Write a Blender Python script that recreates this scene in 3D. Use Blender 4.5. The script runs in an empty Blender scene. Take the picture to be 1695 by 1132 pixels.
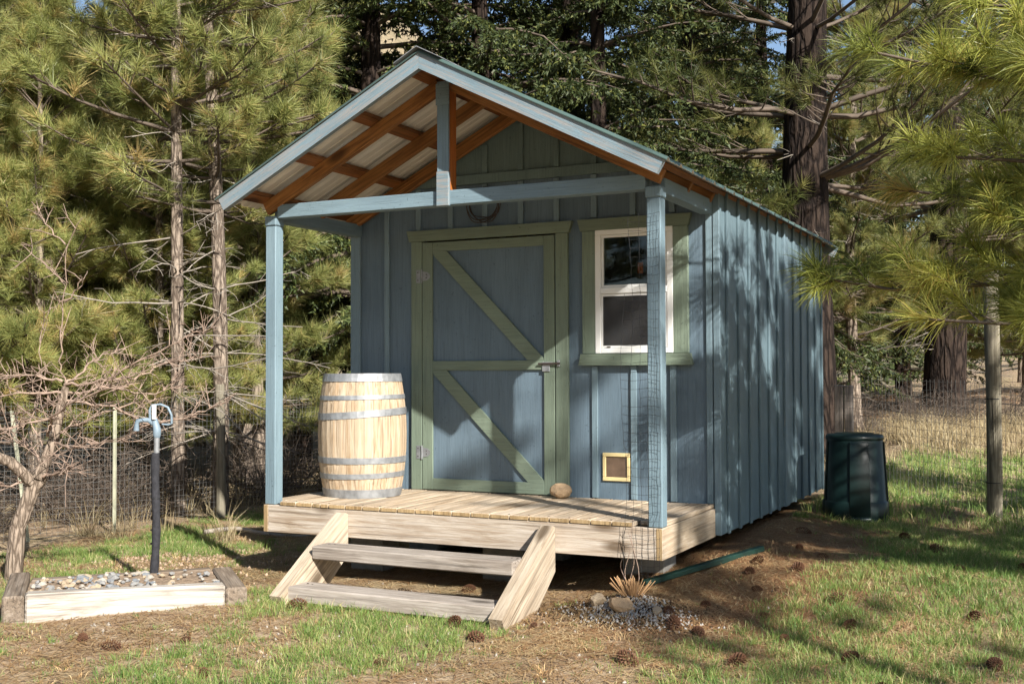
import bpy, math, random
import numpy as np
from mathutils import Vector, Matrix, Euler

# ------------------------------------------------------------------ camera, sky, sun, exposure
SC = bpy.context.scene
COL = SC.collection
CAM = np.array([5.117, -6.3866, 0.92])
cam_d = bpy.data.cameras.new('camera'); cam = bpy.data.objects.new('camera', cam_d); COL.objects.link(cam)
cam_d.sensor_width = 36.0; cam_d.lens = 36.0 * 1877.74 / 1695.0; cam_d.clip_end = 2000.0; cam_d.clip_start = 0.05
_y, _p, _r = (math.radians(a) for a in (26.407, 1.535, -0.18))
_fw = Vector((-math.sin(_y) * math.cos(_p), math.cos(_y) * math.cos(_p), math.sin(_p)))
_rt = Vector((math.cos(_y), math.sin(_y), 0)); _up = _rt.cross(_fw)
_rt2 = _rt * math.cos(_r) + _up * math.sin(_r); _up2 = _up * math.cos(_r) - _rt * math.sin(_r)
_m = Matrix((_rt2, _up2, -_fw)).transposed().to_4x4(); _m.translation = Vector(CAM)
cam.matrix_world = _m
SC.camera = cam

SUN = Vector((0.71, -0.475, 0.53)).normalized()          # towards the sun
sun_d = bpy.data.lights.new('sun', 'SUN'); sun_o = bpy.data.objects.new('sun', sun_d); COL.objects.link(sun_o)
sun_d.energy = 5.0; sun_d.angle = math.radians(0.53); sun_d.color = (1.0, 0.955, 0.885)
sun_o.rotation_euler = SUN.to_track_quat('Z', 'Y').to_euler(); sun_o.location = (20, -14, 16)
world = bpy.data.worlds.new('World'); SC.world = world; world.use_nodes = True
_nt = world.node_tree; _nt.nodes.clear()
_sky = _nt.nodes.new('ShaderNodeTexSky'); _sky.sky_type = 'NISHITA'; _sky.sun_disc = False
_sky.sun_elevation = math.asin(SUN.z); _sky.sun_rotation = math.atan2(SUN.x, SUN.y); _sky.altitude = 600
_bg = _nt.nodes.new('ShaderNodeBackground'); _bg.inputs[1].default_value = 0.075
_wo = _nt.nodes.new('ShaderNodeOutputWorld')
_nt.links.new(_sky.outputs[0], _bg.inputs[0]); _nt.links.new(_bg.outputs[0], _wo.inputs[0])
SC.view_settings.view_transform = 'Standard'; SC.view_settings.look = 'None'
SC.view_settings.gamma = 1.0; SC.view_settings.exposure = 1.1; SC.view_settings.use_curve_mapping = False
SC.render.engine = 'CYCLES'
SC.cycles.max_bounces = 6; SC.cycles.diffuse_bounces = 3; SC.cycles.transparent_max_bounces = 12
SC.cycles.use_adaptive_sampling = True; SC.cycles.adaptive_threshold = 0.02
SC.cycles.use_denoising = True; SC.cycles.denoiser = 'OPENIMAGEDENOISE'
SC.render.use_persistent_data = False

RNG = np.random.default_rng(7)
random.seed(7)

# ------------------------------------------------------------------ helpers: objects
def tag(o, label=None, cat=None, group=None, kind=None):
    if label: o['label'] = label
    if cat: o['category'] = cat
    if group: o['group'] = group
    if kind: o['kind'] = kind
    return o
def wloc(o):
    v = Vector((0, 0, 0))
    while o is not None:
        v += o.location; o = o.parent
    return v
def link(o, parent=None, loc=(0, 0, 0)):
    COL.objects.link(o)
    loc = Vector(loc)
    if parent is not None:
        o.parent = parent; o.location = loc - wloc(parent)
    else:
        o.location = loc
    return o
def empty(name, loc, label, cat, group=None):
    o = bpy.data.objects.new(name, None); o.empty_display_size = 0.1
    link(o, None, loc); return tag(o, label, cat, group)
def mesh_np(name, V, F, mat=None, tint=None, midx=None, smooth=False):
    """V (n,3), F (m,k) all faces with k corners"""
    V = np.asarray(V, np.float32); F = np.asarray(F, np.int32); k = F.shape[1]
    me = bpy.data.meshes.new(name)
    me.vertices.add(len(V)); me.vertices.foreach_set('co', V.ravel())
    me.loops.add(F.size); me.loops.foreach_set('vertex_index', F.ravel())
    me.polygons.add(len(F)); me.polygons.foreach_set('loop_start', np.arange(0, F.size, k, dtype=np.int32))
    if midx is not None: me.polygons.foreach_set('material_index', np.asarray(midx, np.int32))
    if smooth: me.polygons.foreach_set('use_smooth', np.ones(len(F), bool))
    me.update(calc_edges=True)
    if tint is not None:
        a = me.attributes.new('tint', 'FLOAT', 'POINT'); a.data.foreach_set('value', np.asarray(tint, np.float32))
    for m in (mat if isinstance(mat, (list, tuple)) else [mat]):
        if m: me.materials.append(m)
    return me
def mesh_py(name, verts, faces, mat, midx=None, smooth=False):
    me = bpy.data.meshes.new(name); me.from_pydata([tuple(v) for v in verts], [], faces)
    for m in (mat if isinstance(mat, (list, tuple)) else [mat]): me.materials.append(m)
    if midx: me.polygons.foreach_set('material_index', midx)
    if smooth: me.polygons.foreach_set('use_smooth', [True] * len(me.polygons))
    import bmesh
    bm = bmesh.new(); bm.from_mesh(me); bmesh.ops.recalc_face_normals(bm, faces=bm.faces); bm.to_mesh(me); bm.free()
    me.update(); return me
def obj(name, me, parent=None, loc=(0, 0, 0), rot=None):
    o = bpy.data.objects.new(name, me); link(o, parent, loc)
    if rot is not None: o.rotation_euler = rot
    return o
_CB = {}
def cbox_mesh(size, c, mat):
    key = (tuple(round(s, 4) for s in size), round(c, 4), mat.name)
    if key in _CB: return _CB[key]
    h = [s / 2 for s in size]; c = min(c, min(h) * 0.45)
    V = []; idx = {}
    for ax in range(3):
        for s in (-1, 1):
            o1, o2 = [a for a in range(3) if a != ax]
            for s1 in (-1, 1):
                for s2 in (-1, 1):
                    v = [0, 0, 0]; v[ax] = s * h[ax]; v[o1] = s1 * (h[o1] - c); v[o2] = s2 * (h[o2] - c)
                    sg = [0, 0, 0]; sg[ax] = s; sg[o1] = s1; sg[o2] = s2
                    idx[(ax, tuple(sg))] = len(V); V.append(v)
    F = []
    for ax in range(3):
        o1, o2 = [a for a in range(3) if a != ax]
        for s in (-1, 1):
            f = []
            for s1, s2 in ((-1, -1), (1, -1), (1, 1), (-1, 1)):
                sg = [0, 0, 0]; sg[ax] = s; sg[o1] = s1; sg[o2] = s2; f.append(idx[(ax, tuple(sg))])
            F.append(f)
        for s1 in (-1, 1):           # edges along ax
            for s2 in (-1, 1):
                a = [0, 0, 0]; a[o1] = s1; a[o2] = s2; b = list(a); a[ax] = -1; b[ax] = 1
                F.append([idx[(o1, tuple(a))], idx[(o1, tuple(b))], idx[(o2, tuple(b))], idx[(o2, tuple(a))]])
    for sx in (-1, 1):
        for sy in (-1, 1):
            for sz in (-1, 1):
                F.append([idx[(k, (sx, sy, sz))] for k in range(3)])
    me = mesh_py('board', V, F, mat); _CB[key] = me
    return me
def board(name, parent, mat, lo, hi, c=0.003, rot=None):
    lo = Vector(lo); hi = Vector(hi)
    return obj(name, cbox_mesh(hi - lo, c, mat), parent, (lo + hi) / 2, rot)
def prism(name, parent, mat, poly, axis, a, b, loc=None):
    """poly of 2-D points in the two other axes, extruded along axis from a to b; object origin at centre"""
    n = len(poly); V = []
    for t in (a, b):
        for q in poly:
            v = list(q); v.insert(axis, t); V.append(v)
    c = np.mean(V, axis=0); V = [np.array(v) - c for v in V]
    F = [list(range(n)), list(range(2 * n - 1, n - 1, -1))] + [[i, (i + 1) % n, n + (i + 1) % n, n + i] for i in range(n)]
    return obj(name, mesh_py(name, V, F, mat), parent, c)
def tube_arrays(paths, sides):
    """paths: list of (P (k,3), R (k,)); returns quads"""
    Vs = []; Fs = []; off = 0
    for P, R in paths:
        P = np.asarray(P, float); R = np.asarray(R, float); k = len(P)
        T = np.gradient(P, axis=0); T /= np.linalg.norm(T, axis=1)[:, None] + 1e-9
        ref = np.array([0, 0, 1.0]) if abs(T[0, 2]) < 0.9 else np.array([1.0, 0, 0])
        N = np.cross(T, ref); N /= np.linalg.norm(N, axis=1)[:, None] + 1e-9
        B = np.cross(T, N)
        a = np.arange(sides) * 2 * np.pi / sides
        ring = P[:, None, :] + R[:, None, None] * (np.cos(a)[None, :, None] * N[:, None, :] + np.sin(a)[None, :, None] * B[:, None, :])
        Vs.append(ring.reshape(-1, 3))
        i = np.arange(k - 1)[:, None] * sides; j = np.arange(sides)[None, :]; j2 = (j + 1) % sides
        q = np.stack([i + j, i + j2, i + sides + j2, i + sides + j], -1).reshape(-1, 4) + off
        Fs.append(q); off += k * sides
    return np.concatenate(Vs), np.concatenate(Fs)
def tubes(name, paths, sides, mat, parent=None, loc=(0, 0, 0), smooth=True):
    V, F = tube_arrays(paths, sides)
    return obj(name, mesh_np(name, V, F, mat, smooth=smooth), parent, loc)
def S(t):
    t = np.clip(t, 0, 1); return t * t * (3 - 2 * t)
# smooth value noise on a grid
_NG = np.random.default_rng(3).random((256, 256))
def vnoise(x, y):
    x = np.asarray(x, float); y = np.asarray(y, float)
    xi = np.floor(x).astype(int); yi = np.floor(y).astype(int); fx = S(x - xi); fy = S(y - yi)
    g = lambda a, b: _NG[a % 256, b % 256]
    return (g(xi, yi) * (1 - fx) + g(xi + 1, yi) * fx) * (1 - fy) + (g(xi, yi + 1) * (1 - fx) + g(xi + 1, yi + 1) * fx) * fy
def fbm(x, y, o=4):
    r = 0; a = 0.5
    for k in range(o):
        r = r + a * vnoise(x * 2 ** k + 17.3 * k, y * 2 ** k + 5.1 * k); a *= 0.5
    return r
def ground(x, y):
    x = np.asarray(x, float); y = np.asarray(y, float)
    z = -0.51 + 0.2 * S((x - 1.5) / 1.4) * S((y + 0.6) / 1.9)
    z = z + 0.045 * np.exp(-((x - 3.05) / 0.28) ** 2) * S((y - 0.7) / 0.5) * (1 - S((y - 4.4) / 0.8))
    z = z - 0.05 * S((x - 3.4) / 2.0) * S((y + 0.6) / 2)
    z = z + 0.03 * np.maximum(0, y - 7) * S((x + 6) / 6) + 0.012 * np.maximum(0, -x - 4)
    z = z + 0.10 * np.exp(-(((x - 2.82) / 0.30) ** 2 + ((y + 0.17) / 0.2) ** 2))
    z = z + 0.05 * (fbm(x * 0.9, y * 0.9) - 0.5) + 0.02 * (fbm(x * 5, y * 5, 3) - 0.45)
    d = np.hypot(x, y)
    return z + 1.2 * (fbm(x * 0.05 + 9, y * 0.05) - 0.5) * S((d - 25) / 40)
def gz(x, y): return float(ground(x, y))

# ------------------------------------------------------------------ helpers: materials
MATS = {}
class NB:
    def __init__(s, name):
        s.m = bpy.data.materials.new(name); s.m.use_nodes = True; s.t = s.m.node_tree; s.t.nodes.clear()
        s.out = s.n('ShaderNodeOutputMaterial'); s.b = s.n('ShaderNodeBsdfPrincipled'); s.l(s.b.outputs[0], s.out.inputs[0])
        MATS[name] = s.m
    def n(s, t): return s.t.nodes.new(t)
    def l(s, a, b): s.t.links.new(a, b)
    def coord(s, scale=(1, 1, 1), rnd=True):
        tc = s.n('ShaderNodeTexCoord'); mp = s.n('ShaderNodeMapping'); mp.inputs['Scale'].default_value = scale
        if rnd:
            oi = s.n('ShaderNodeObjectInfo'); mu = s.n('ShaderNodeMath'); mu.operation = 'MULTIPLY'; mu.inputs[1].default_value = 37.0
            s.l(oi.outputs['Random'], mu.inputs[0]); ad = s.n('ShaderNodeVectorMath'); ad.operation = 'ADD'
            s.l(tc.outputs['Object'], ad.inputs[0]); s.l(mu.outputs[0], ad.inputs[1]); s.l(ad.outputs[0], mp.inputs[0])
        else: s.l(tc.outputs['Object'], mp.inputs[0])
        return mp.outputs[0]
    def noise(s, vec, scale, detail=4, rough=0.55, dist=0.0):
        n = s.n('ShaderNodeTexNoise'); s.l(vec, n.inputs['Vector'])
        n.inputs['Scale'].default_value = scale; n.inputs['Detail'].default_value = detail
        n.inputs['Roughness'].default_value = rough; n.inputs['Distortion'].default_value = dist
        return n.outputs[0]
    def ramp(s, fac, stops):
        r = s.n('ShaderNodeValToRGB'); s.l(fac, r.inputs[0]); e = r.color_ramp.elements
        while len(e) < len(stops): e.new(0.5)
        for el, (p, c) in zip(e, stops):
            el.position = p; el.color = (*c, 1) if len(c) == 3 else (c[0], c[0], c[0], 1)
        return r.outputs[0]
    def mix(s, fac, a, b, mode='MIX'):
        x = s.n('ShaderNodeMix'); x.data_type = 'RGBA'; x.blend_type = mode
        for v, i in ((fac, 0), (a, 6), (b, 7)):
            if hasattr(v, 'is_linked') or hasattr(v, 'links'): s.l(v, x.inputs[i])
            elif i == 0: x.inputs[0].default_value = v
            else: x.inputs[i].default_value = (*v, 1)
        return x.outputs[2]
    def bump(s, h, strength=0.3, dist=0.01):
        b = s.n('ShaderNodeBump'); b.inputs['Strength'].default_value = strength; b.inputs['Distance'].default_value = dist
        s.l(h, b.inputs['Height']); s.l(b.outputs[0], s.b.inputs['Normal']); return b
    def col(s, c):
        if hasattr(c, 'links'): s.l(c, s.b.inputs['Base Color'])
        else: s.b.inputs['Base Color'].default_value = (*c, 1)
        return s
    def set(s, **k):
        for a, v in k.items(): s.b.inputs[a.replace('_', ' ')].default_value = v
        return s
def axis_scale(axis, long=1.0, cross=14.0):
    v = [cross] * 3; v['xyz'.index(axis)] = long; return tuple(v)
def mat_wood(name, axis, dark, mid, light, knots=True, rough=0.8, grain=1.0, vary=(0.78, 1.12)):
    b = NB(name); v = b.coord(axis_scale(axis, 0.9, 9))
    g1 = b.noise(v, 3.0 * grain, 8, 0.65, 0.9); g2 = b.noise(b.coord(axis_scale(axis, 1.0, 26)), 2.0, 5, 0.65, .6)
    c = b.ramp(g1, [(0.28, dark), (0.5, mid), (0.72, light)])
    c = b.mix(b.ramp(g2, [(0.46, (0.0,)), (0.66, (0.75,))]), c, dark)
    ck = b.noise(b.coord(axis_scale(axis, 0.5, 22)), 2.6, 3, 0.5, 0.3)
    c = b.mix(b.ramp(ck, [(0.57, (0.0,)), (0.62, (0.7,))]), c, [q * 0.5 for q in dark])
    big = b.noise(b.coord((1.2, 1.2, 1.2)), 1.3, 3)
    c = b.mix(b.ramp(big, [(0.35, (0.0,)), (0.7, (0.45,))]), c, light)
    if knots:
        vo = b.n('ShaderNodeTexVoronoi'); b.l(b.coord(axis_scale(axis, 1.6, 4.0)), vo.inputs['Vector']); vo.inputs['Scale'].default_value = 1.0
        c = b.mix(b.ramp(vo.outputs['Distance'], [(0.09, (0.85,)), (0.2, (0.0,))]), c, [q * 0.45 for q in dark])
    hv = b.n('ShaderNodeHueSaturation'); b.l(c, hv.inputs['Color']); oi = b.n('ShaderNodeObjectInfo'); mr = b.n('ShaderNodeMapRange')
    b.l(oi.outputs['Random'], mr.inputs[0]); mr.inputs[3].default_value = vary[0]; mr.inputs[4].default_value = vary[1]; b.l(mr.outputs[0], hv.inputs['Value'])
    b.col(hv.outputs[0]).set(Roughness=rough); b.b.inputs['Specular IOR Level'].default_value = 0.25
    b.bump(b.mix(0.5, g1, g2), 0.8, 0.008)
    return b.m
def mat_paint(name, axis, colr, wear=0.2, bare=(0.33, 0.30, 0.27), rough=0.6):
    """painted sawn timber: brushed grain, sun-faded patches, worn streaks to bare wood"""
    b = NB(name)
    g = b.noise(b.coord(axis_scale(axis, 1.2, 45)), 3.0, 6, 0.65, 0.4)
    f = b.noise(b.coord((1, 1, 1)), 1.6, 5)
    c = b.mix(b.ramp(f, [(0.3, (0.0,)), (0.75, (1.0,))]), [q * 0.9 for q in colr], [min(1, q * 1.14 + 0.01) for q in colr])
    c = b.mix(b.ramp(g, [(0.33, (0.5,)), (0.55, (0.0,))]), c, [q * 0.6 for q in colr])
    st = b.noise(b.coord(axis_scale(axis, 0.35, 5)), 2.0, 5, 0.7)
    c = b.mix(b.ramp(st, [(0.5, (0.0,)), (0.8, (0.35,))]), c, [min(1, q * 1.5 + .02) for q in colr])
    pk = b.noise(b.coord((1, 1, 1)), 55.0, 2, 0.5)
    c = b.mix(b.ramp(pk, [(0.70, (0.0,)), (0.73, (0.6,))]), c, [q * .4 for q in colr])
    if wear:
        w = b.noise(b.coord(axis_scale(axis, 1.4, 26)), 2.2, 8, 0.75, 0.5)
        c = b.mix(b.ramp(w, [(0.66 - wear * 0.25, (0.0,)), (0.74 - wear * 0.2, (0.85,))]), c, bare)
    b.col(c).set(Roughness=rough); b.b.inputs['Specular IOR Level'].default_value = 0.3
    b.bump(g, 0.6, 0.005); return b.m
def mat_plain(name, colr, rough=0.5, metal=0.0, var=0.15, scale=8, bump=0.0, spec=0.5):
    b = NB(name); f = b.noise(b.coord((1, 1, 1)), scale, 5, 0.6)
    b.col(b.mix(b.ramp(f, [(0.3, (0.0,)), (0.7, (1.0,))]), [q * (1 - var) for q in colr], [min(1, q * (1 + var)) for q in colr]))
    b.set(Roughness=rough, Metallic=metal); b.b.inputs['Specular IOR Level'].default_value = spec
    if bump: b.bump(f, bump, 0.01)
    return b.m
def mat_leaf(name, stops, transl=0.35, rough=0.5):
    """needles / blades: colour by a per-blade tint, a little light passing through"""
    b = NB(name); at = b.n('ShaderNodeAttribute'); at.attribute_name = 'tint'
    oi = b.n('ShaderNodeObjectInfo'); c = b.ramp(at.outputs['Fac'], stops)
    hv = b.n('ShaderNodeHueSaturation'); b.l(c, hv.inputs['Color'])
    mr = b.n('ShaderNodeMapRange'); b.l(oi.outputs['Random'], mr.inputs[0]); mr.inputs[3].default_value = 0.8; mr.inputs[4].default_value = 1.15
    b.l(mr.outputs[0], hv.inputs['Value'])
    b.col(hv.outputs[0]).set(Roughness=rough); b.b.inputs['Specular IOR Level'].default_value = 0.35
    tr = b.n('ShaderNodeBsdfTranslucent'); b.l(hv.outputs[0], tr.inputs[0])
    mx = b.n('ShaderNodeMixShader'); mx.inputs[0].default_value = transl
    b.l(b.b.outputs[0], mx.inputs[1]); b.l(tr.outputs[0], mx.inputs[2]); b.l(mx.outputs[0], b.out.inputs[0])
    return b.m
def mat_bark(name, dark, light, scale=1.0, bumpd=0.03):
    b = NB(name); v = b.coord((7 * scale, 7 * scale, 1.6 * scale), False)
    vo = b.n('ShaderNodeTexVoronoi'); vo.feature = 'DISTANCE_TO_EDGE'; vo.inputs['Scale'].default_value = 1.6
    wv = b.n('ShaderNodeVectorMath'); wv.operation = 'ADD'; nz = b.n('ShaderNodeTexNoise'); nz.inputs['Scale'].default_value = 1.5; nz.inputs['Detail'].default_value = 5
    b.l(v, nz.inputs['Vector']); b.l(v, wv.inputs[0]); b.l(nz.outputs['Color'], wv.inputs[1]); b.l(wv.outputs[0], vo.inputs['Vector'])
    f = b.noise(v, 4.0, 6, 0.7)
    c = b.mix(b.ramp(vo.outputs['Distance'], [(0.02, (0.0,)), (0.22, (1.0,))]), dark, light)
    c = b.mix(b.ramp(f, [(0.35, (0.6,)), (0.65, (0.0,))]), c, dark)
    b.col(c).set(Roughness=0.9); b.b.inputs['Specular IOR Level'].default_value = 0.15
    hh = b.mix(0.35, b.ramp(vo.outputs['Distance'], [(0.0, (0.0,)), (0.25, (1.0,))]), f); b.bump(hh, 1.0, bumpd)
    return b.m

BLUE = (0.15, 0.215, 0.25); GREEN = (0.155, 0.198, 0.148)
PX = mat_paint('blue paint weathered x', 'x', BLUE, 0.8, (0.25, 0.235, 0.22)); 
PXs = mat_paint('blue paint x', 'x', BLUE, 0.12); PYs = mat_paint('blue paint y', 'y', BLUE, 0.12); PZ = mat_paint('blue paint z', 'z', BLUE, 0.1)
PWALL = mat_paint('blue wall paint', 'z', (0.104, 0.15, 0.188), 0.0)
PGAB = mat_paint('gable paint', 'z', (0.13, 0.19, 0.19), 0.0)
GX = mat_paint('green trim paint x', 'x', GREEN, 0.1, (0.09, 0.1, 0.09)); GZ = mat_paint('green trim paint z', 'z', GREEN, 0.1, (0.09, 0.1, 0.09))
WX = mat_wood('weathered timber x', 'x', (0.22, 0.14, 0.075), (0.45, 0.38, 0.30), (0.58, 0.52, 0.45))
WXG = mat_wood('grey tread timber x', 'x', (0.15, 0.12, 0.095), (0.33, 0.285, 0.24), (0.47, 0.425, 0.38))
WY = mat_wood('deck board y', 'y', (0.24, 0.16, 0.09), (0.44, 0.34, 0.23), (0.58, 0.50, 0.40), knots=False)
WZ = mat_wood('stringer timber', 'y', (0.20, 0.14, 0.085), (0.43, 0.35, 0.255), (0.55, 0.47, 0.37))
WEND = mat_wood('cut timber end', 'z', (0.20, 0.125, 0.055), (0.36, 0.25, 0.125), (0.46, 0.34, 0.19), knots=False)
STAIN = mat_wood('orange stained fir x', 'x', (0.11, 0.042, 0.012), (0.25, 0.108, 0.03), (0.33, 0.155, 0.05), rough=0.55)
STAINY = mat_wood('orange stained fir y', 'y', (0.10, 0.034, 0.011), (0.21, 0.082, 0.026), (0.29, 0.125, 0.042), rough=0.55)
STAINZ = mat_wood('orange stained fir z', 'z', (0.16, 0.04, 0.008), (0.34, 0.10, 0.02), (0.42, 0.15, 0.03), rough=0.55)
ROOFG = mat_plain('green roof steel', (0.06, 0.095, 0.085), 0.35, 0.0, 0.12, 3)
ROOFW = mat_plain('off white steel underside', (0.62, 0.60, 0.55), 0.4, 0.0, 0.1, 3)
SIDING = mat_plain('blue ribbed siding', (0.10, 0.155, 0.18), 0.55, 0.0, 0.12, 2.5, 0.05)
SIDING = mat_paint('blue side wall paint', 'z', (0.115, 0.17, 0.195), 0.05, (0.2, 0.2, 0.19)); SIDINGB = SIDING
GALV = mat_plain('galvanised steel', (0.26, 0.27, 0.28), 0.5, 0.4, 0.3, 14, 0.05)
DARKMET = mat_plain('dark rusty wire', (0.06, 0.045, 0.04), 0.7, 0.4)
WHITE = mat_plain('white vinyl', (0.78, 0.78, 0.76), 0.35, 0, 0.04, 6)
CREAM = mat_plain('cream plastic', (0.62, 0.5, 0.25), 0.45, 0, 0.08, 6)
BROWNP = mat_plain('smoky brown flap', (0.12, 0.08, 0.055), 0.25, 0, 0.3, 9)
INSIDE = mat_plain('bare interior', (0.12, 0.10, 0.08), 0.8)
ORANGE = mat_plain('orange card', (0.6, 0.12, 0.02), 0.6)
BLACKP = mat_plain('black netting plastic', (0.015, 0.016, 0.018), 0.5)
BINP = mat_plain('dark green plastic', (0.006, 0.017, 0.016), 0.36, 0, 0.3, 5, 0.08, .35)
FOAM = mat_plain('black foam sleeve', (0.03, 0.03, 0.034), 0.9, 0, 0.3, 40, 0.5, 0.2)
HYD = mat_plain('pale blue cast iron', (0.16, 0.215, 0.26), 0.55, 0.0, 0.25, 14, 0.1)
WIRE = mat_plain('galvanised fence wire', (0.26, 0.26, 0.25), 0.5, 0.5)
WIRED = mat_plain('dull fence wire', (0.09, 0.09, 0.085), 0.6, 0.3)
TPOST = mat_plain('weathered steel post', (0.36, 0.36, 0.27), 0.6, 0.1, 0.25, 10)
GRNMET = mat_plain('green painted steel strip', (0.006, 0.028, 0.02), 0.45, 0.0, 0.4, 12, 0.1)
POSTW = mat_wood('grey fence post z', 'z', (0.06, 0.05, 0.035), (0.20, 0.175, 0.125), (0.31, 0.28, 0.21), knots=False)
SQPOST = mat_wood('grey square post z', 'z', (0.15, 0.12, 0.10), (0.30, 0.25, 0.215), (0.40, 0.35, 0.30), knots=False)
OLDT = mat_wood('white weathered timber', 'x', (0.12, 0.09, 0.065), (0.40, 0.36, 0.31), (0.54, 0.505, 0.45))
OLDB = mat_wood('brown old timber', 'x', (0.07, 0.05, 0.035), (0.19, 0.145, 0.105), (0.30, 0.25, 0.20), knots=False)
STAVE = mat_wood('oak stave', 'z', (0.33, 0.20, 0.10), (0.46, 0.36, 0.245), (0.54, 0.455, 0.345), knots=False, rough=0.7, vary=(.80, 1.08))
CONC = mat_plain('concrete block', (0.22, 0.21, 0.19), 0.9, 0, 0.2, 15, 0.2)
STONES = [mat_plain('stone ' + n, c, 0.85, 0, 0.25, 12, 0.25, 0.25) for n, c in
          (('pale', (0.36, 0.325, 0.275)), ('grey', (0.23, 0.225, 0.215)), ('tan', (0.34, 0.265, 0.18)), ('blue grey', (0.175, 0.185, 0.195)))]
ROCKT = mat_plain('tan rock', (0.40, 0.28, 0.17), 0.9, 0, 0.3, 16, 0.4, 0.2)
SOIL = mat_plain('dark soil', (0.05, 0.034, 0.022), 0.95, 0, 0.4, 30, 0.6, 0.1)
PERL = mat_plain('white grit', (0.36, 0.34, 0.31), 0.9, 0, 0.2, 30)
CONE = mat_plain('pine cone scales', (0.10, 0.046, 0.024), 0.7, 0, 0.5, 25, 0.0, 0.3)
BARKP = mat_bark('young pine bark', (0.09, 0.068, 0.052), (0.34, 0.275, 0.215), 1.7, 0.012)
BARKD = mat_bark('old bark darkened for shade', (0.009, 0.006, 0.005), (0.052, 0.036, 0.027), 0.75, 0.05)  # dark brown bark, lowered further to stand in for forest shade
BARKF = mat_bark('fruit tree bark', (0.10, 0.075, 0.055), (0.34, 0.27, 0.21), 2.5, 0.008)
TWIGF = mat_plain('reddish fruit twig', (0.25, 0.178, 0.135), 0.75, 0, 0.5, 22, .3)
DEADW = mat_plain('grey dead twig', (0.26, 0.225, 0.185), 0.85, 0, 0.35, 6)
LIMB = mat_plain('brown limb', (0.10, 0.075, 0.055), 0.85, 0, 0.35, 6)
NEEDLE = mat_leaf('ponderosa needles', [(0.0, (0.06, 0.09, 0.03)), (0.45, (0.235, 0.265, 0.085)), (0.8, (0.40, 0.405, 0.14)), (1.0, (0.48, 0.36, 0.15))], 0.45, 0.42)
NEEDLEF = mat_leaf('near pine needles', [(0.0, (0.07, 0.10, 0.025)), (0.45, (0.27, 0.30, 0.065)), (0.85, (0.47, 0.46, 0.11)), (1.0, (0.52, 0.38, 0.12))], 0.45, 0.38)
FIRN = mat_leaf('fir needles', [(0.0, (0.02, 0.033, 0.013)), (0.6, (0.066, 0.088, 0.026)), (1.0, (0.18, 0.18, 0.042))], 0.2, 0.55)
GRASS = mat_leaf('lawn grass', [(0.0, (0.06, 0.13, 0.028)), (0.5, (0.155, 0.25, 0.058)), (0.8, (0.30, 0.34, 0.10)), (1.0, (0.55, 0.46, 0.24))], 0.35, 0.5)
STRAW = mat_leaf('dry straw', [(0.0, (0.24, 0.115, 0.045)), (0.5, (0.46, 0.29, 0.13)), (1.0, (0.66, 0.51, 0.29))], 0.15, 0.7)
DRYG = mat_leaf('dry grass', [(0.0, (0.20, 0.15, 0.085)), (0.5, (0.37, 0.29, 0.16)), (1.0, (0.52, 0.44, 0.27))], 0.25, 0.7)

def mat_ground():
    b = NB('forest yard ground'); tc = b.n('ShaderNodeTexCoord'); v = tc.outputs['Object']
    n1 = b.noise(v, 1.1, 6, 0.6); n2 = b.noise(v, 9.0, 8, 0.7); n3 = b.noise(v, 60.0, 4, 0.7)
    c = b.ramp(n2, [(0.28, (0.17, 0.115, 0.075)), (0.5, (0.37, 0.265, 0.17)), (0.7, (0.50, 0.40, 0.28))])
    c = b.mix(b.ramp(n1, [(0.45, (0.0,)), (0.65, (0.5,))]), c, (0.20, 0.19, 0.08))
    c = b.mix(b.ramp(n3, [(0.38, (0.5,)), (0.52, (0.0,))]), c, (0.09, 0.055, 0.034))
    b.col(c).set(Roughness=0.95); b.b.inputs['Specular IOR Level'].default_value = 0.1
    b.bump(b.mix(0.5, n2, n3), 0.8, 0.03); return b.m
def mat_hill():
    b = NB('dry hillside'); v = b.coord((1, 1, 1), False)
    n1 = b.noise(v, 0.06, 6, 0.65); n2 = b.noise(v, 0.9, 6, 0.7)
    c = b.ramp(n1, [(0.35, (0.16, 0.13, 0.07)), (0.55, (0.27, 0.21, 0.13)), (0.7, (0.33, 0.27, 0.19))])
    c = b.mix(b.ramp(n2, [(0.4, (0.5,)), (0.6, (0.0,))]), c, (0.10, 0.09, 0.045))
    b.col(c).set(Roughness=0.95); b.bump(n2, 1.0, 0.5); return b.m

# ------------------------------------------------------------------ ground and hill
def graded(lo, hi, c, step0, growth):
    r = [c]; s = step0
    while r[-1] < hi: r.append(r[-1] + s); s = s if r[-1] < c + 6 else s * growth
    l = [c]; s = step0
    while l[-1] > lo: l.append(l[-1] - s); s = s if l[-1] > c - 6 else s * growth
    return np.array(l[::-1][:-1] + r)
gx = graded(-420, 420, 2.0, 0.07, 1.12); gy = graded(-60, 480, 0.5, 0.07, 1.12)
X, Y = np.meshgrid(gx, gy); Vg = np.stack([X, Y, ground(X, Y)], -1).reshape(-1, 3)
ny, nx = X.shape
I = (np.arange(ny - 1)[:, None] * nx + np.arange(nx - 1)[None]).ravel()
gr = obj('ground', mesh_np('ground', Vg, np.stack([I, I + 1, I + nx + 1, I + nx], -1), mat_ground(), smooth=True)); tag(gr, kind='structure')
hx = np.linspace(-330, 200, 70); hy = np.linspace(75, 330, 40); X, Y = np.meshgrid(hx, hy)
top = 80 * (1 - S((X + 185) / 85)) + 22 + 10 * (1 - S((X + 100) / 120))
Z = -2 + top * S((Y - 75 - 30 * S((X + 60) / 150)) / 190) + 14 * (fbm(X * 0.02, Y * 0.02) - 0.5) + 3 * (fbm(X * 0.12, Y * 0.12) - .5)
HV = np.stack([X, Y, Z], -1); ny, nx = X.shape
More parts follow.
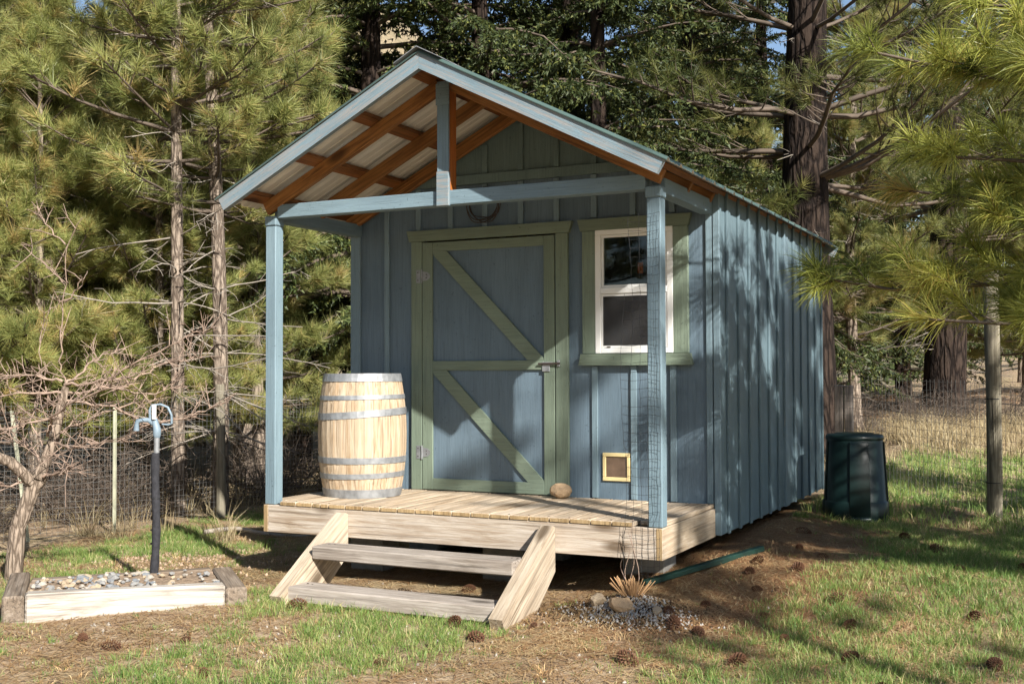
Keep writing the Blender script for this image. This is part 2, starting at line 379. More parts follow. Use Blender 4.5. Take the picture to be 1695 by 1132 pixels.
I = (np.arange(ny - 1)[:, None] * nx + np.arange(nx - 1)[None]).ravel()
hill = obj('hill', mesh_np('hill', HV.reshape(-1, 3), np.stack([I, I + 1, I + nx + 1, I + nx], -1), mat_hill(), smooth=True)); tag(hill, kind='structure')

# ------------------------------------------------------------------ the shed
W, D, L = 2.931, 1.112, 4.56
RID, SL = 1.4655, 0.504
RZ = 2.945                                     # ridge, top of sheet
ANG = math.atan(SL); CA = math.cos(ANG)
zr = lambda x, d=0.0: RZ - SL * abs(x - RID) - d / CA      # d = depth under the roof sheet, square to it
EX = 0.137; YF = -0.334
shed = empty('garden_shed', (RID, 2.2, gz(RID, 2.2)), 'blue board and batten garden shed with green trimmed door and covered timber porch', 'shed')
P = shed
# walls (thin solid sheets)
T = 0.05
XW0, XW1 = -0.02, 2.958
def wallpoly(z0, drop): return [(XW0, z0), (XW1, z0), (XW1, zr(XW1, drop)), (RID, zr(RID, drop)), (XW0, zr(XW0, drop))]
# front wall built of panels round the door and window openings
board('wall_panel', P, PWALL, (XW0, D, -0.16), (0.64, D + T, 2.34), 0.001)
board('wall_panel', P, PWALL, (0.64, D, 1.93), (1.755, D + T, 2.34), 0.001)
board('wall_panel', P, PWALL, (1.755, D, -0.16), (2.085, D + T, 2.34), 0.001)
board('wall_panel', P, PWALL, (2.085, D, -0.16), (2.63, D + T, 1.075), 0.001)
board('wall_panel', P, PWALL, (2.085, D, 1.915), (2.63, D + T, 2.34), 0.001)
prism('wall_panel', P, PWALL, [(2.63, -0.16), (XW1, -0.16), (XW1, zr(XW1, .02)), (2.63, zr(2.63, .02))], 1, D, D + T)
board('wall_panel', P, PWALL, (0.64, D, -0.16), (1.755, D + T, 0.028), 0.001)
gp = [(0.10, 2.34), (2.63, 2.34), (2.63, zr(2.63, .02)), (RID, zr(RID, .02)), (0.27, zr(0.27, .02))]
prism('gable_panel', P, PGAB, [(0.29, 2.341), (2.629, 2.341), (2.629, zr(2.629, .02)), (RID, zr(RID, .02)), (0.29, zr(.29, .02))], 1, D, D + T)
prism('wall_panel', P, PWALL, [(XW0, 2.341), (0.289, 2.341), (0.289, zr(.289, .02)), (XW0, max(zr(XW0, .02), 2.342))], 1, D, D + T)
prism('back_wall', P, SIDING, wallpoly(-0.18, .02), 1, L - T, L)
board('shed_floor', P, INSIDE, (XW0 + .06, D + T + .001, -0.12), (XW1 - .06, L - T - .001, 0.02), 0.001)
# battens of the front wall
bat = 0.044
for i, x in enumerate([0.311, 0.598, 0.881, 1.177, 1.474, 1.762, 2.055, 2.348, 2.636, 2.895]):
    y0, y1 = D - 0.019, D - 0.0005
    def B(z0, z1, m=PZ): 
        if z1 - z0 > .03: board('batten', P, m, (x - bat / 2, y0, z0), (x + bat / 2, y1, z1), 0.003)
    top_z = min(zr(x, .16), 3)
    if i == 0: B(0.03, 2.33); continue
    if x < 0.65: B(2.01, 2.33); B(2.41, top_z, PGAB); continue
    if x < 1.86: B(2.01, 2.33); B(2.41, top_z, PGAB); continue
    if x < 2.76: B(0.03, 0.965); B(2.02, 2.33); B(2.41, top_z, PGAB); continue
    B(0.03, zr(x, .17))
prism('gable_band', P, PGAB, [(0.42, 2.335), (2.50, 2.335), (2.50 - .1, 2.405), (0.42 + .12, 2.405)], 1, D - 0.022, D - 0.001)
board('corner_board', P, PZ, (XW0 - .004, D - 0.022, -0.17), (0.065, D - .0006, 2.16), 0.003)
board('corner_board', P, PZ, (2.925, D - 0.024, -0.18), (XW1 + .012, D - .0006, 2.13), 0.003)
# ribbed side walls
def ribbed(name, x, sgn, y0, y1, z0, z1):
    ys = []; pr = []
    y = y0
    while y < y1 - 0.2:
        for dy, h in ((0, 0), (0.02, 0.022), (0.055, 0.022), (0.075, 0)):
            ys.append(y + dy); pr.append(h)
        y += 0.2286
    ys.append(y1); pr.append(0)
    V = []; F = []; n = len(ys)
    for z in (z0, z1):
        for yy, h in zip(ys, pr): V.append((x + sgn * h, yy, z))
    for z in (z0, z1):
        for yy, h in zip(ys, pr): V.append((x + sgn * (h - 0.004), yy, z))
    for i in range(n - 1):
        F.append((i, i + 1, n + i + 1, n + i)); F.append((2 * n + i, 3 * n + i, 3 * n + i + 1, 2 * n + i + 1)); F.append((i, 2 * n + i, 2 * n + i + 1, i + 1))
    c = np.array([x, (y0 + y1) / 2, (z0 + z1) / 2])
    return obj(name, mesh_py(name, [np.array(v) - c for v in V], F, SIDING), P, c)
ZT = zr(XW1, .02) - .015
board('side_siding', P, SIDING, (XW1 - .0005, D + .002, -0.178), (XW1 + .011, 2.924, ZT), .001); board('side_siding', P, SIDING, (XW1 - .0005, 3.066, -0.178), (XW1 + .011, L, ZT), .001)
yb = D + .125
while yb < L - .03:
    if not 2.86 < yb < 3.1: board('side_batten', P, SIDINGB, (XW1 + .0112, yb, -0.181 - RNG.uniform(0, .006)), (XW1 + .028, yb + .04, ZT - .004), .003)
    yb += .293
board('siding_joint', P, PZ, (XW1, 2.925, -0.18), (XW1 + .032, 3.065, zr(XW1, .02) - .03), 0.003)
board('side_wall', P, INSIDE, (XW1 - .05, D + T + .001, -0.17), (XW1 - .001, L - T - .001, zr(XW1, .03)), 0.001)
ribbed('side_siding', XW0 - .003, -1, D + 0.012, L, -0.178, zr(XW0, .02) - .015)
board('side_wall', P, INSIDE, (XW0 + .001, D + T + .001, -0.17), (XW0 + .05, L - T - .001, zr(XW0, .03)), 0.001)
# roof sheets
def roof_sheet(sgn):
    ys, pr = [], []; y = YF - 0.012; y1 = 4.80
    while y < y1 - .2:
        for dy, h in ((0, 0), (0.015, 0.018), (0.04, 0.018), (0.055, 0), (0.10, 0), (0.105, 0.004), (0.12, 0.004), (0.125, 0), (0.165, 0), (0.17, 0.004), (0.185, 0.004), (0.19, 0)):
            ys.append(y + dy); pr.append(h)
        y += 0.2286
    ys.append(y1); pr.append(0); n = len(ys)
    xs = [RID + sgn * 0.001, RID + sgn * (RID + EX + 0.02)]
    V = []
    for off in (0.0, -0.005):
        for x in xs:
            for yy, h in zip(ys, pr): V.append((x - sgn * 0 , yy, zr(x) - 0.019 + h + off))
    F = []; mi = []
    for i in range(n - 1):
        F.append((i, i + 1, n + i + 1, n + i)); mi.append(0)
        F.append((2 * n + i, 3 * n + i, 3 * n + i + 1, 2 * n + i + 1)); mi.append(1)
        F.append((n + i, n + i + 1, 3 * n + i + 1, 3 * n + i)); mi.append(0)
    F.append((0, n, 3 * n, 2 * n)); mi.append(0); F.append((n - 1, 2 * n - 1, 4 * n - 1, 3 * n - 1)); mi.append(0)
    c = np.array([RID + sgn * .8, 2.2, 2.5])
    return obj('roof_sheet', mesh_py('roof_sheet', [np.array(v) - c for v in V], F, [ROOFG, ROOFW], mi), P, c)
roof_sheet(-1); roof_sheet(1)
rc = []
for s in (-1, 1):
    pass
prism('ridge_cap', P, GALV, [(RID - .17, zr(RID - .17) + .008), (RID, RZ + .012), (RID + .17, zr(RID + .17) + .008), (RID + .17, zr(RID + .17) + .004), (RID, RZ + .006), (RID - .17, zr(RID - .17) + .004)], 1, YF - 0.03, 4.83)
# sloped members
def sloped(name, sgn, mat, x0, x1, d0, d1, y0, y1, c=0.003):
    """board following one roof slope between x0 and x1 (distance from the ridge), d0..d1 under the sheet"""
    length = (x1 - x0) / CA; mid = (x0 + x1) / 2
    x = RID + sgn * mid; z = RZ - SL * mid - (d0 + d1) / 2 / CA
    o = obj(name, cbox_mesh((length, y1 - y0, d1 - d0), c, mat), P, (x, (y0 + y1) / 2, z))
    o.rotation_euler = (0, sgn * ANG, 0); return o
XE = RID + EX
def fascia(sgn):
    V = []; hh = 0.103
    for y in (YF, YF + 0.038):
        for x, dz in ((0.0004, 0), (XE, 0), (XE - .045, -hh), (0.0004, -hh - .0)):
            V.append((sgn * x, y, RZ - 0.022 - SL * x + dz))
    c = np.array([sgn * .8, YF + .019, 2.5]); c2 = np.array([RID + sgn * .8, YF + .019, 2.5])
    # local frame along the slope so the grain runs with the board
    R = np.array(Matrix.Rotation(sgn * ANG, 3, 'Y'))
    V = [(np.array(v) - c) @ R for v in V]
    o = obj('fascia', mesh_py('fascia', V, [(0, 1, 2, 3), (7, 6, 5, 4), (0, 4, 5, 1), (1, 5, 6, 2), (2, 6, 7, 3), (3, 7, 4, 0)], PX), P, c2)
    o.rotation_euler = (0, sgn * ANG, 0)
for s in (-1, 1):
    fascia(s)
    for y0 in (0.004, 0.535, 1.02, 2.2, 3.4):
        sloped('rafter', s, STAIN, 0.0 + (0.05 if y0 < .1 else 0.006), 1.47 if y0 < 1.1 else 1.40, 0.066, 0.158, y0, y0 + 0.042)
    for k, xd in enumerate((0.06, 0.52, 0.98, 1.43)):
        o = sloped('purlin', s, STAINY, xd, xd + 0.078, 0.0265, 0.0655, YF + 0.04, 4.72)
    sloped('rear_fascia', s, PX, 0.0, XE, 0.03, 0.12, 4.72, 4.755)
# porch posts, beams, king post
for x0 in (0.002, W - 0.091):
    post = board('porch_post', P, PZ, (x0, 0.002, 0.001), (x0 + 0.089, 0.091, 1.955), 0.006)
    board('post_head', post, PZ, (x0 - .006, -0.004, 1.956), (x0 + 0.095, 0.097, zr(x0 + .045, .20) + .02), 0.008)
board('porch_beam', P, PXs, (0.10, 0.006, 2.008), (W - 0.099, 0.092, 2.103), 0.004)
for x0 in (0.004, W - 0.089):
    board('side_beam', P, PYs, (x0, 0.099, 1.99), (x0 + 0.085, D - .024, 2.085), 0.004)
kp = board('king_post', P, PZ, (1.412, -0.015, 2.225), (1.496, 0.003, zr(RID, .17) + .06), 0.002)
board('king_post_core', kp, STAINZ, (1.414, 0.0035, 2.105), (1.498, 0.09, zr(RID, .17) + .02), 0.002)
board('king_post_block', kp, PX, (1.409, -0.022, 2.0), (1.50, 0.0055, 2.224), 0.003)
board('king_post_cap', kp, PXs, (1.405, -0.02, 2.66), (1.503, -0.0152, 2.80), 0.003)
# deck
x = 0.0; nb = 0
widths = [0.14] * 20
xs0 = 0.008
for i in range(24):
    wdt = 0.1375 if i not in (3, 4) else 0.0675
    if xs0 + wdt > W + 0.004: wdt = W - xs0
    yb0 = -0.008 if 0.09 < xs0 and xs0 + wdt < W - 0.088 else 0.093
    board('deck_board', P, WY, (xs0, yb0 + RNG.uniform(-.003, .003), 0.0015), (xs0 + wdt - 0.008, D - 0.026, 0.029 + RNG.uniform(-.0015, .0015)), 0.004)
    if 0.09 < xs0 and xs0 + wdt < W - 0.088:
        board('board_end', P, WEND, (xs0 + .002, -0.0125, 0.004), (xs0 + wdt - .007, -0.0118, 0.026), 0.0003)
    xs0 += wdt
    if xs0 > W - .03: break
board('rim_joist', P, WX, (0.0385, -0.006, -0.188), (W - 0.0385, 0.032, 0.0), 0.003)
for x0 in (0.0, W - 0.038):
    board('side_joist', P, WY, (x0, -0.008, -0.188), (x0 + 0.038, D - 0.026, 0.0), 0.003)
    board('joist_end', P, WEND, (x0 + .002, -0.0092, -0.186), (x0 + .036, -0.0084, -0.002), 0.0003)
for x0 in (0.75, 1.45, 2.15):
    board('floor_joist', P, WY, (x0, 0.034, -0.185), (x0 + 0.038, D - .03, -0.002), 0.002)
for x0 in (0.3, 1.4, 2.45):
    z0 = gz(x0, .75) - .05
    board('pier_block', P, CONC, (x0, 0.62, z0), (x0 + 0.28, 0.86, -0.19), 0.01)
for x0 in (0.2, 1.3, 2.4):
    for y0 in (1.6, 4.0):
        z0 = gz(x0, y0) - .05
        board('pier_block', P, CONC, (x0, y0, z0), (x0 + 0.28, y0 + .28, -0.181), 0.01)
# steps
steps = board('step_tread', P, WXG, (0.715, -0.42, -0.272), (2.155, -0.235, -0.187), 0.008)
board('step_tread', P, WXG, (0.67, -0.66, -0.50), (2.155, -0.46, -0.405), 0.008)
for x0 in (0.628, 2.156):
    so = prism('stringer', P, WZ, [(-0.0095, -0.03), (-0.0095, -0.30), (-0.36, -0.56), (-0.68, -0.56), (-0.735, -0.455), (-0.04, -0.018)], 0, x0, x0 + 0.086)
    so.data.transform(Matrix.Rotation(-.56, 4, 'X')); so.rotation_euler = (.56, 0, 0)
for tx in (.76, .80, 2.08, 2.12):
    for ty, tz in ((-.30, -.1868), (-.54, -.4048)):
        board('screw', P, DARKMET, (tx, ty + RNG.uniform(-.02, .02), tz), (tx + .011, ty + .012, tz + .0015), .0003)
for tx in np.arange(.12, 2.85, .1375):
    for ty in (.016, D - .06): board('screw', P, DARKMET, (tx, ty, .0296), (tx + .009, ty + .009, .0316), .0003)
# door
DY = D - 0.012
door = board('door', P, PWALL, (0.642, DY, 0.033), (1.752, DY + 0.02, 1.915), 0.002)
def dpart(n, m, x0, x1, z0, z1, d=0.019): return board(n, door, m, (x0, DY - d, z0), (x1, DY - 0.0006, z1), 0.003)
dpart('stile', GZ, 0.643, 0.731, 0.034, 1.914); dpart('stile', GZ, 1.665, 1.751, 0.034, 1.914)
dpart('rail', GX, 0.732, 1.664, 1.843, 1.913); dpart('rail', GX, 0.732, 1.664, 0.938, 1.008); dpart('rail', GX, 0.732, 1.664, 0.035, 0.120)
for z0, z1 in ((1.009, 1.842), (0.121, 0.937)):
    prism('brace', door, GX, [(0.733, z1), (0.854, z1), (1.663, z0 + .012), (1.663, z0), (1.535, z0), (0.733, z1 - .02)], 1, DY - 0.0186, DY - 0.0007)
CY = D - 0.03
board('door_casing', P, GZ, (0.542, CY, 0.03), (0.637, D - .0007, 1.924), 0.003)
board('door_casing', P, GZ, (1.759, CY, 0.03), (1.856, D - .0007, 1.924), 0.003)
prism('door_head', P, GX, [(0.53, 1.925), (1.866, 1.925), (1.892, 2.007), (0.505, 2.007)], 1, CY - 0.008, D - .0008)
for zc in (1.657, 0.314):
    h = board('hinge', door, GALV, (0.590, CY - 0.0035, zc - .05), (0.626, CY - 0.0004, zc + .05), 0.001)
    tubes('hinge_pin', [([(0.640, CY - .006, zc - .052), (0.640, CY - .006, zc + .052)], [.006, .006])], 8, GALV, h).location = -wloc(h)
    prism('hinge_leaf', h, GALV, [(0.646, zc - .038), (0.69, zc - .03), (0.712, zc - .012), (0.712, zc + .012), (0.69, zc + .03), (0.646, zc + .038)], 1, DY - .0225, DY - .0195)
    for dx, dz in ((.605, .03), (.605, -.03), (.68, .012), (.68, -.012)):
        board('screw', h, DARKMET, (dx - .004, (CY if dx < .65 else DY - .019) - .0055, zc + dz - .004), (dx + .004, (CY if dx < .65 else DY - .019) - .0034, zc + dz + .004), 0.001)
lt = board('latch', door, GALV, (1.655, DY - .028, 0.925), (1.715, DY - .0195, 0.975), 0.003)
tubes('bolt', [([(1.63, DY - .036, .982), (1.80, DY - .036, .984)], [.007, .007])], 8, DARKMET, lt).location = -wloc(lt)
board('latch_plate', lt, GALV, (1.66, DY - .034, 0.972), (1.74, DY - .0285, 0.994), 0.002)
board('keeper', lt, GALV, (1.775, CY - .014, 0.962), (1.795, CY - .0004, 1.008), 0.002)
# window
board('window_casing', P, GZ, (1.968, CY, 1.05), (2.070, D - .0007, 1.924), 0.003)
board('window_casing', P, GZ, (2.645, CY, 1.05), (2.752, D - .0007, 1.924), 0.003)
prism('window_head', P, GX, [(1.957, 1.925), (2.757, 1.925), (2.778, 2.008), (1.936, 2.008)], 1, CY - 0.008, D - .0008)
prism('window_sill', P, GX, [(1.945, 0.968), (2.782, 0.968), (2.765, 1.049), (1.962, 1.049)], 1, CY - 0.02, D - .0008)
def glass(name, rough, tint):
    b = NB(name); gl = b.n('ShaderNodeBsdfGlossy'); gl.inputs['Roughness'].default_value = rough; gl.inputs[0].default_value = (.9, .9, .9, 1)
    tr = b.n('ShaderNodeBsdfTransparent'); tr.inputs[0].default_value = (*tint, 1)
    fr = b.n('ShaderNodeFresnel'); fr.inputs[0].default_value = 1.5
    mx = b.n('ShaderNodeMixShader'); b.l(fr.outputs[0], mx.inputs[0]); b.l(tr.outputs[0], mx.inputs[1]); b.l(gl.outputs[0], mx.inputs[2])
    b.l(mx.outputs[0], b.out.inputs[0]); return b.m
GLASS = glass('window glass', 0.02, (0.75, 0.78, 0.78))
def screen_mat():
    b = NB('insect screen'); b.col((0.035, 0.035, 0.037)).set(Roughness=0.8); tr = b.n('ShaderNodeBsdfTransparent')
    mx = b.n('ShaderNodeMixShader'); mx.inputs[0].default_value = 0.55; b.l(tr.outputs[0], mx.inputs[1]); b.l(b.b.outputs[0], mx.inputs[2])
    b.l(mx.outputs[0], b.out.inputs[0]); return b.m
SCREEN = screen_mat()
FY = D - 0.036
win = board('window', P, WHITE, (2.0705, FY, 1.8905), (2.6445, D + .03, 1.926), 0.003)
board('frame_side', win, WHITE, (2.0705, FY, 1.052), (2.112, D + .03, 1.890), 0.003)
board('frame_side', win, WHITE, (2.603, FY, 1.052), (2.6445, D + .03, 1.890), 0.003)
board('frame_bottom', win, WHITE, (2.1125, FY, 1.0525), (2.6025, D + .03, 1.088), 0.003)
board('meeting_rail', win, WHITE, (2.1125, FY - .004, 1.472), (2.6025, D + .02, 1.515), 0.003)
for z0, z1, dy, m in ((1.516, 1.889, 0.012, GLASS), (1.089, 1.471, 0.006, GLASS)):
    sash = board('sash', win, WHITE, (2.113, FY + dy, z1 - .018), (2.602, FY + dy + .024, z1 - .0005), 0.002)
    board('sash_side', sash, WHITE, (2.1132, FY + dy, z0 + .0005), (2.13, FY + dy + .024, z1 - .0185), 0.002)
    board('sash_side', sash, WHITE, (2.585, FY + dy, z0 + .0005), (2.6018, FY + dy + .024, z1 - .0185), 0.002)
    board('sash_bottom', sash, WHITE, (2.1305, FY + dy, z0 + .0005), (2.5845, FY + dy + .024, z0 + .018), 0.002)
    board('pane', sash, m, (2.1305, FY + dy + .012, z0 + .0185), (2.5845, FY + dy + .015, z1 - .0185), 0.0005)
board('screen', win, SCREEN, (2.1302, FY + .0035, 1.1075), (2.5845, FY + .0045, 1.4525), 0.0003)
board('vent_latch', win, DARKMET, (2.16, FY - .004, 1.093), (2.185, FY + .0055, 1.101), 0.001)
board('hanging_card', win, ORANGE, (2.335, D + .12, 1.62), (2.375, D + .122, 1.70), 0.0005)
# cat flap
cf = board('pet_door', P, CREAM, (2.112, D - .016, 0.325), (2.318, D - .0006, 0.352), 0.006)
board('frame_side', cf, CREAM, (2.112, D - .016, 0.1815), (2.136, D - .0006, 0.3245), 0.004)
board('frame_side', cf, CREAM, (2.294, D - .016, 0.1815), (2.318, D - .0006, 0.3245), 0.004)
board('frame_bottom', cf, CREAM, (2.112, D - .016, 0.154), (2.318, D - .0006, 0.181), 0.006)
board('flap', cf, BROWNP, (2.1365, D - .006, 0.1815), (2.2935, D - .002, 0.3245), 0.002)

# ------------------------------------------------------------------ barrel
bx, by, bz = 0.42, 0.60, 0.0305
barrel = empty('oak_barrel', (bx, by, bz), 'pale oak wine barrel with galvanised hoops standing on the porch deck', 'barrel')
BH = 0.885
def brad(t): return 0.278 + 0.046 * (1 - (2 * t - 1) ** 2)
NS = 30
stv = []; F = []
rows = 9
da = 2 * math.pi / NS
for r in range(rows):
    t = r / (rows - 1); R = brad(t)
    for a, rr in ((-0.485 * da, R - .002), (0, R), (0.485 * da, R - .002), (0.485 * da, R - .024), (-0.485 * da, R - .024)):
        stv.append((rr * math.cos(a), rr * math.sin(a), t * BH))
for r in range(rows - 1):
    for k in range(5): F.append((r * 5 + k, r * 5 + (k + 1) % 5, r * 5 + 5 + (k + 1) % 5, r * 5 + 5 + k))
F += [(0, 1, 2, 3, 4), tuple((rows - 1) * 5 + k for k in (4, 3, 2, 1, 0))]
sm = mesh_py('stave', stv, F, STAVE)
for i in range(NS):
    o = obj('stave', sm, barrel, (bx, by, bz)); o.rotation_euler = (0, 0, i * da)
for t0, t1, tilt in ((0.0, .068, 0), (0.155, 0.197, .01), (0.275, 0.325, 0), (0.645, 0.70, .035), (0.79, 0.825, .008), (0.935, 1.0, 0)):
    V = []; F = []; n = 40
    for a in range(n):
        an = a * 2 * math.pi / n; dz = tilt * math.sin(an + 1.0) * .6
        for t, e in ((t0, .0022), (t1, .0022), (t1, -.003), (t0, -.003)):
            R = brad(t) + e + (.002 if e > 0 else 0); V.append((R * math.cos(an), R * math.sin(an), t * BH + dz))
    for a in range(n):
        for k in range(4): F.append((a * 4 + k, a * 4 + (k + 1) % 4, ((a + 1) % n) * 4 + (k + 1) % 4, ((a + 1) % n) * 4 + k))
    obj('hoop', mesh_py('hoop', V, F, GALV), barrel, (bx, by, bz))
n = 32; V = [(0.262 * math.cos(a * 2 * math.pi / n), 0.262 * math.sin(a * 2 * math.pi / n), z) for z in (BH - .05, BH - .03) for a in range(n)]
obj('head', mesh_py('head', V, [tuple(range(n)), tuple(range(2 * n - 1, n - 1, -1))] + [(i, (i + 1) % n, n + (i + 1) % n, n + i) for i in range(n)], STAVE), barrel, (bx, by, bz))

# ------------------------------------------------------------------ rocks
def rock_mesh(seed, mat, sub=2, rough=0.3, flat=0.7):
    import bmesh
    r = np.random.default_rng(seed); bm = bmesh.new(); bmesh.ops.create_icosphere(bm, subdivisions=sub, radius=1)
    ax = r.normal(size=(7, 3)); ax /= np.linalg.norm(ax, axis=1)[:, None]; dd = r.uniform(.45, .85, 7)
    for v in bm.verts:
        p = np.array(v.co)
        for a, d in zip(ax, dd):
            q = p @ a
            if q > d: p = p - a * (q - d)
        p = p * (1 + r.normal() * rough * .12); p[2] *= flat; v.co = p
    me = bpy.data.meshes.new('stone'); bm.to_mesh(me); bm.free(); me.materials.append(mat); return me
o = obj('rock', rock_mesh(9, ROCKT, 3, .25, .85), None, (1.84, D - .13, 0.082), (0, 0, .4)); o.scale = (.08, .062, .066)
tag(o, 'tan lump of rock holding the foot of the shed door', 'rock')

# ------------------------------------------------------------------ wire coil hanging over the door
coil = []
for k in range(5):
    a = np.linspace(0, 2 * np.pi, 28); r = 0.125 + RNG.uniform(-.014, .014); ph = RNG.uniform(0, 6)
    coil.append((np.stack([1.18 + RNG.uniform(-.012, .012) + r * np.cos(a), D - .028 - .004 * k + .004 * np.sin(3 * a + ph), 2.165 + RNG.uniform(-.02, .01) + r * np.sin(a) * (.9 + .1 * np.sin(ph)) + .006 * np.sin(5 * a + ph)], 1), np.full(28, .0035)))
tag(tubes('wire_coil', [(p_ - np.array([1.18, D - .03, 2.16]), r_) for p_, r_ in coil], 5, DARKMET, None, (1.18, D - .03, 2.16)), 'coil of rusty barbed wire hanging on the gable above the door', 'wire coil')

# ------------------------------------------------------------------ netting on the right post
net = []
cols = [2.70, 2.748, 2.80, 2.848, 2.888, 2.922]
r_ = np.random.default_rng(11)
zt = 1.86; zs = np.arange(zt, gz(2.75, -.05) + .03, -0.052)
def netp(i, z):
    u = cols[i] + .012 * math.sin(z * 5 + i) * (1 if i < 2 else .15) + (0.05 * max(0, 0.5 - z) * (i < 3)) * .3
    return (u + r_.normal() * .0025, -0.012 - .03 * (i < 2) * abs(math.sin(z * 2.1 + i)) - .004 * r_.random() - (.02 if z < 0.05 else 0), z + .006 * math.sin(i * 1.7 + z * 3))
G = [[netp(i, z) for i in range(len(cols))] for z in zs]
for i in range(len(cols)):
    if i in (0, 1): pts_ = [G[k][i] for k in range(9 if i == 0 else 0, len(zs))]
    else: pts_ = [G[k][i] for k in range(len(zs))]
    net.append((pts_, np.full(len(pts_), .0012)))
for k in range(len(zs)):
    s0 = (0 if k > 9 else 1) if k % 7 else 2
    net.append((G[k][s0:], np.full(len(cols) - s0, .0012)))
tag(tubes('netting', net, 3, BLACKP), 'black plastic netting strung up the porch post beside the window', 'netting')

# ------------------------------------------------------------------ compost bin
bnx, bny = 3.46, 3.36
binz = gz(bnx, bny) - .01
cb = empty('compost_bin', (bnx, bny, binz), 'dark green plastic compost bin with sliding hatch beside the shed wall', 'compost bin')
def lathe(prof, n, a0=0, a1=2 * math.pi):
    V = []; F = []; full = abs(a1 - a0 - 2 * math.pi) < 1e-6; m = n if full else n + 1
    for r, z in prof:
        for k in range(m):
            a = a0 + (a1 - a0) * k / n; V.append((r * math.cos(a), r * math.sin(a), z))
    for i in range(len(prof) - 1):
        for k in range(n):
            k2 = (k + 1) % m; F.append((i * m + k, i * m + k2, (i + 1) * m + k2, (i + 1) * m + k))
    return V, F
V, F = lathe([(.262, 0), (.268, .012), (.264, .165), (.258, .172), (.252, .18), (.226, .68), (.222, .69)], 48)
obj('body', mesh_py('body', V, F, BINP, smooth=True), cb, (bnx, bny, binz))
V, F = lathe([(.228, .672), (.233, .68), (.233, .702), (.22, .716), (.16, .72), (.15, .728), (.05, .73), (0.0005, .73)], 48)
obj('lid', mesh_py('lid', V, F, BINP, smooth=True), cb, (bnx, bny, binz))
am = math.radians(-72)
V, F = lathe([(.272, .03), (.276, .036), (.245, .655), (.236, .665)], 8, am - .30, am + .30)
hatch = obj('hatch', mesh_py('hatch', V, F, BINP, smooth=True), cb, (bnx, bny, binz))
V, F = lathe([(.268, .03), (.295, .03), (.298, .042), (.29, .058), (.27, .06)], 10, am - .27, am + .27)
obj('hatch_lip', mesh_py('hatch_lip', V, F, BINP, smooth=True), hatch, (bnx, bny, binz))
for s in (-.31, .31, 1.3, -1.35):
    a = am + s; path = [((.268 - .036 * t) * math.cos(a), (.268 - .036 * t) * math.sin(a), .02 + .64 * t) for t in np.linspace(0, 1, 5)]
    tubes('rib', [(path, [.007] * 5)], 6, BINP, cb, (bnx, bny, binz))

# ------------------------------------------------------------------ yard hydrant and raised bed
hx_, hy_ = -0.37, -0.68; hz_ = -0.375
hyd = empty('yard_hydrant', (hx_, hy_, hz_), 'pale blue yard hydrant on a black foam wrapped standpipe in the stone bed', 'hydrant')
k_ = np.linspace(0, 1, 12)
tubes('foam_sleeve', [(np.stack([.012 * np.sin(k_ * 5) + .02 * k_, 0 * k_, .80 * k_ - .03], 1), (.027 + .0025 * np.sin(k_ * 23)))], 14, FOAM, hyd, (hx_, hy_, hz_))
for zz in (.17, .26, .47): tubes('tie', [([(.004 + .02 * zz, 0, zz - .004), (.004 + .02 * zz, 0, zz + .004)], [.0302, .0302])], 14, BLACKP, hyd, (hx_, hy_, hz_))
tubes('pipe', [([(.018, 0, .77), (.02, 0, .9)], [.019, .019])], 12, GALV, hyd, (hx_, hy_, hz_))
body = tubes('valve_head', [([(.02, 0, .87), (.02, 0, .89), (.02, 0, .925), (.012, 0, .95), (.0, 0, .985), (-.012, 0, 1.0)], [.02, .027, .027, .023, .02, .016])], 12, HYD, hyd, (hx_, hy_, hz_))
ax_ = np.array([-.93, -.36, 0])
tubes('spout', [([ax_ * d + np.array([0, 0, z]) for d, z in ((.0, .955), (.04, .985), (.09, .985), (.115, .98), (.125, .955), (.126, .915))], [.018, .017, .015, .016, .016, .019])], 10, HYD, body, (hx_, hy_, hz_))
tubes('handle', [([ax_ * d + np.array([0, 0, z]) for d, z in ((.03, .98), (.035, 1.05), (.02, 1.085), (-.04, 1.09), (-.09, 1.07), (-.115, 1.02), (-.118, .965), (-.10, .955), (-.05, .958))], [.010, .009, .008, .008, .008, .008, .008, .007, .006])], 8, HYD, body, (hx_, hy_, hz_))
board('handle_link', body, WHITE, (hx_ + .0, hy_ - .03, hz_ + .99), (hx_ + .028, hy_ - .012, hz_ + 1.09), .004)
U = np.array([.68, .733]); Vv = np.array([-.733, .68]); A0 = np.array([-.345, -1.735])
bed = empty('raised_bed', (A0[0], A0[1], -.5), 'low stone filled garden bed edged with weathered timbers around the hydrant', 'garden bed')
angU = math.atan2(U[1], U[0]); angV = math.atan2(Vv[1], Vv[0])
def timber(mat, p0, d, ln, ang, z0, z1, wdt, pitch=0):
    c = p0 + d * ln / 2
    o = obj('timber', cbox_mesh((ln, wdt, z1 - z0), .012, mat), bed, (c[0], c[1], (z0 + z1) / 2)); o.rotation_euler = (0, pitch, ang)
timber(OLDT, A0 + Vv * .05 + U * .002, U, 1.13, angU, -.55, -.362, .10, .02)
timber(OLDB, A0 - U * .062, Vv, .86, angV, -.55, -.36, .12)
timber(OLDB, A0 + U * 1.20 - Vv * .01, Vv, .80, angV, -.58, -.395, .13)
timber(OLDB, A0 + Vv * .80 + U * .002, U, 1.13, angU, -.56, -.40, .10)
n = 30; a_, b_ = np.meshgrid(np.linspace(0, 1.13, n), np.linspace(.10, .75, n))
px_ = A0[0] + U[0] * a_ + Vv[0] * b_; py_ = A0[1] + U[1] * a_ + Vv[1] * b_
pz_ = -.408 + .05 * (fbm(px_ * 6, py_ * 6) - .4)
I = (np.arange(n - 1)[:, None] * n + np.arange(n - 1)[None]).ravel()
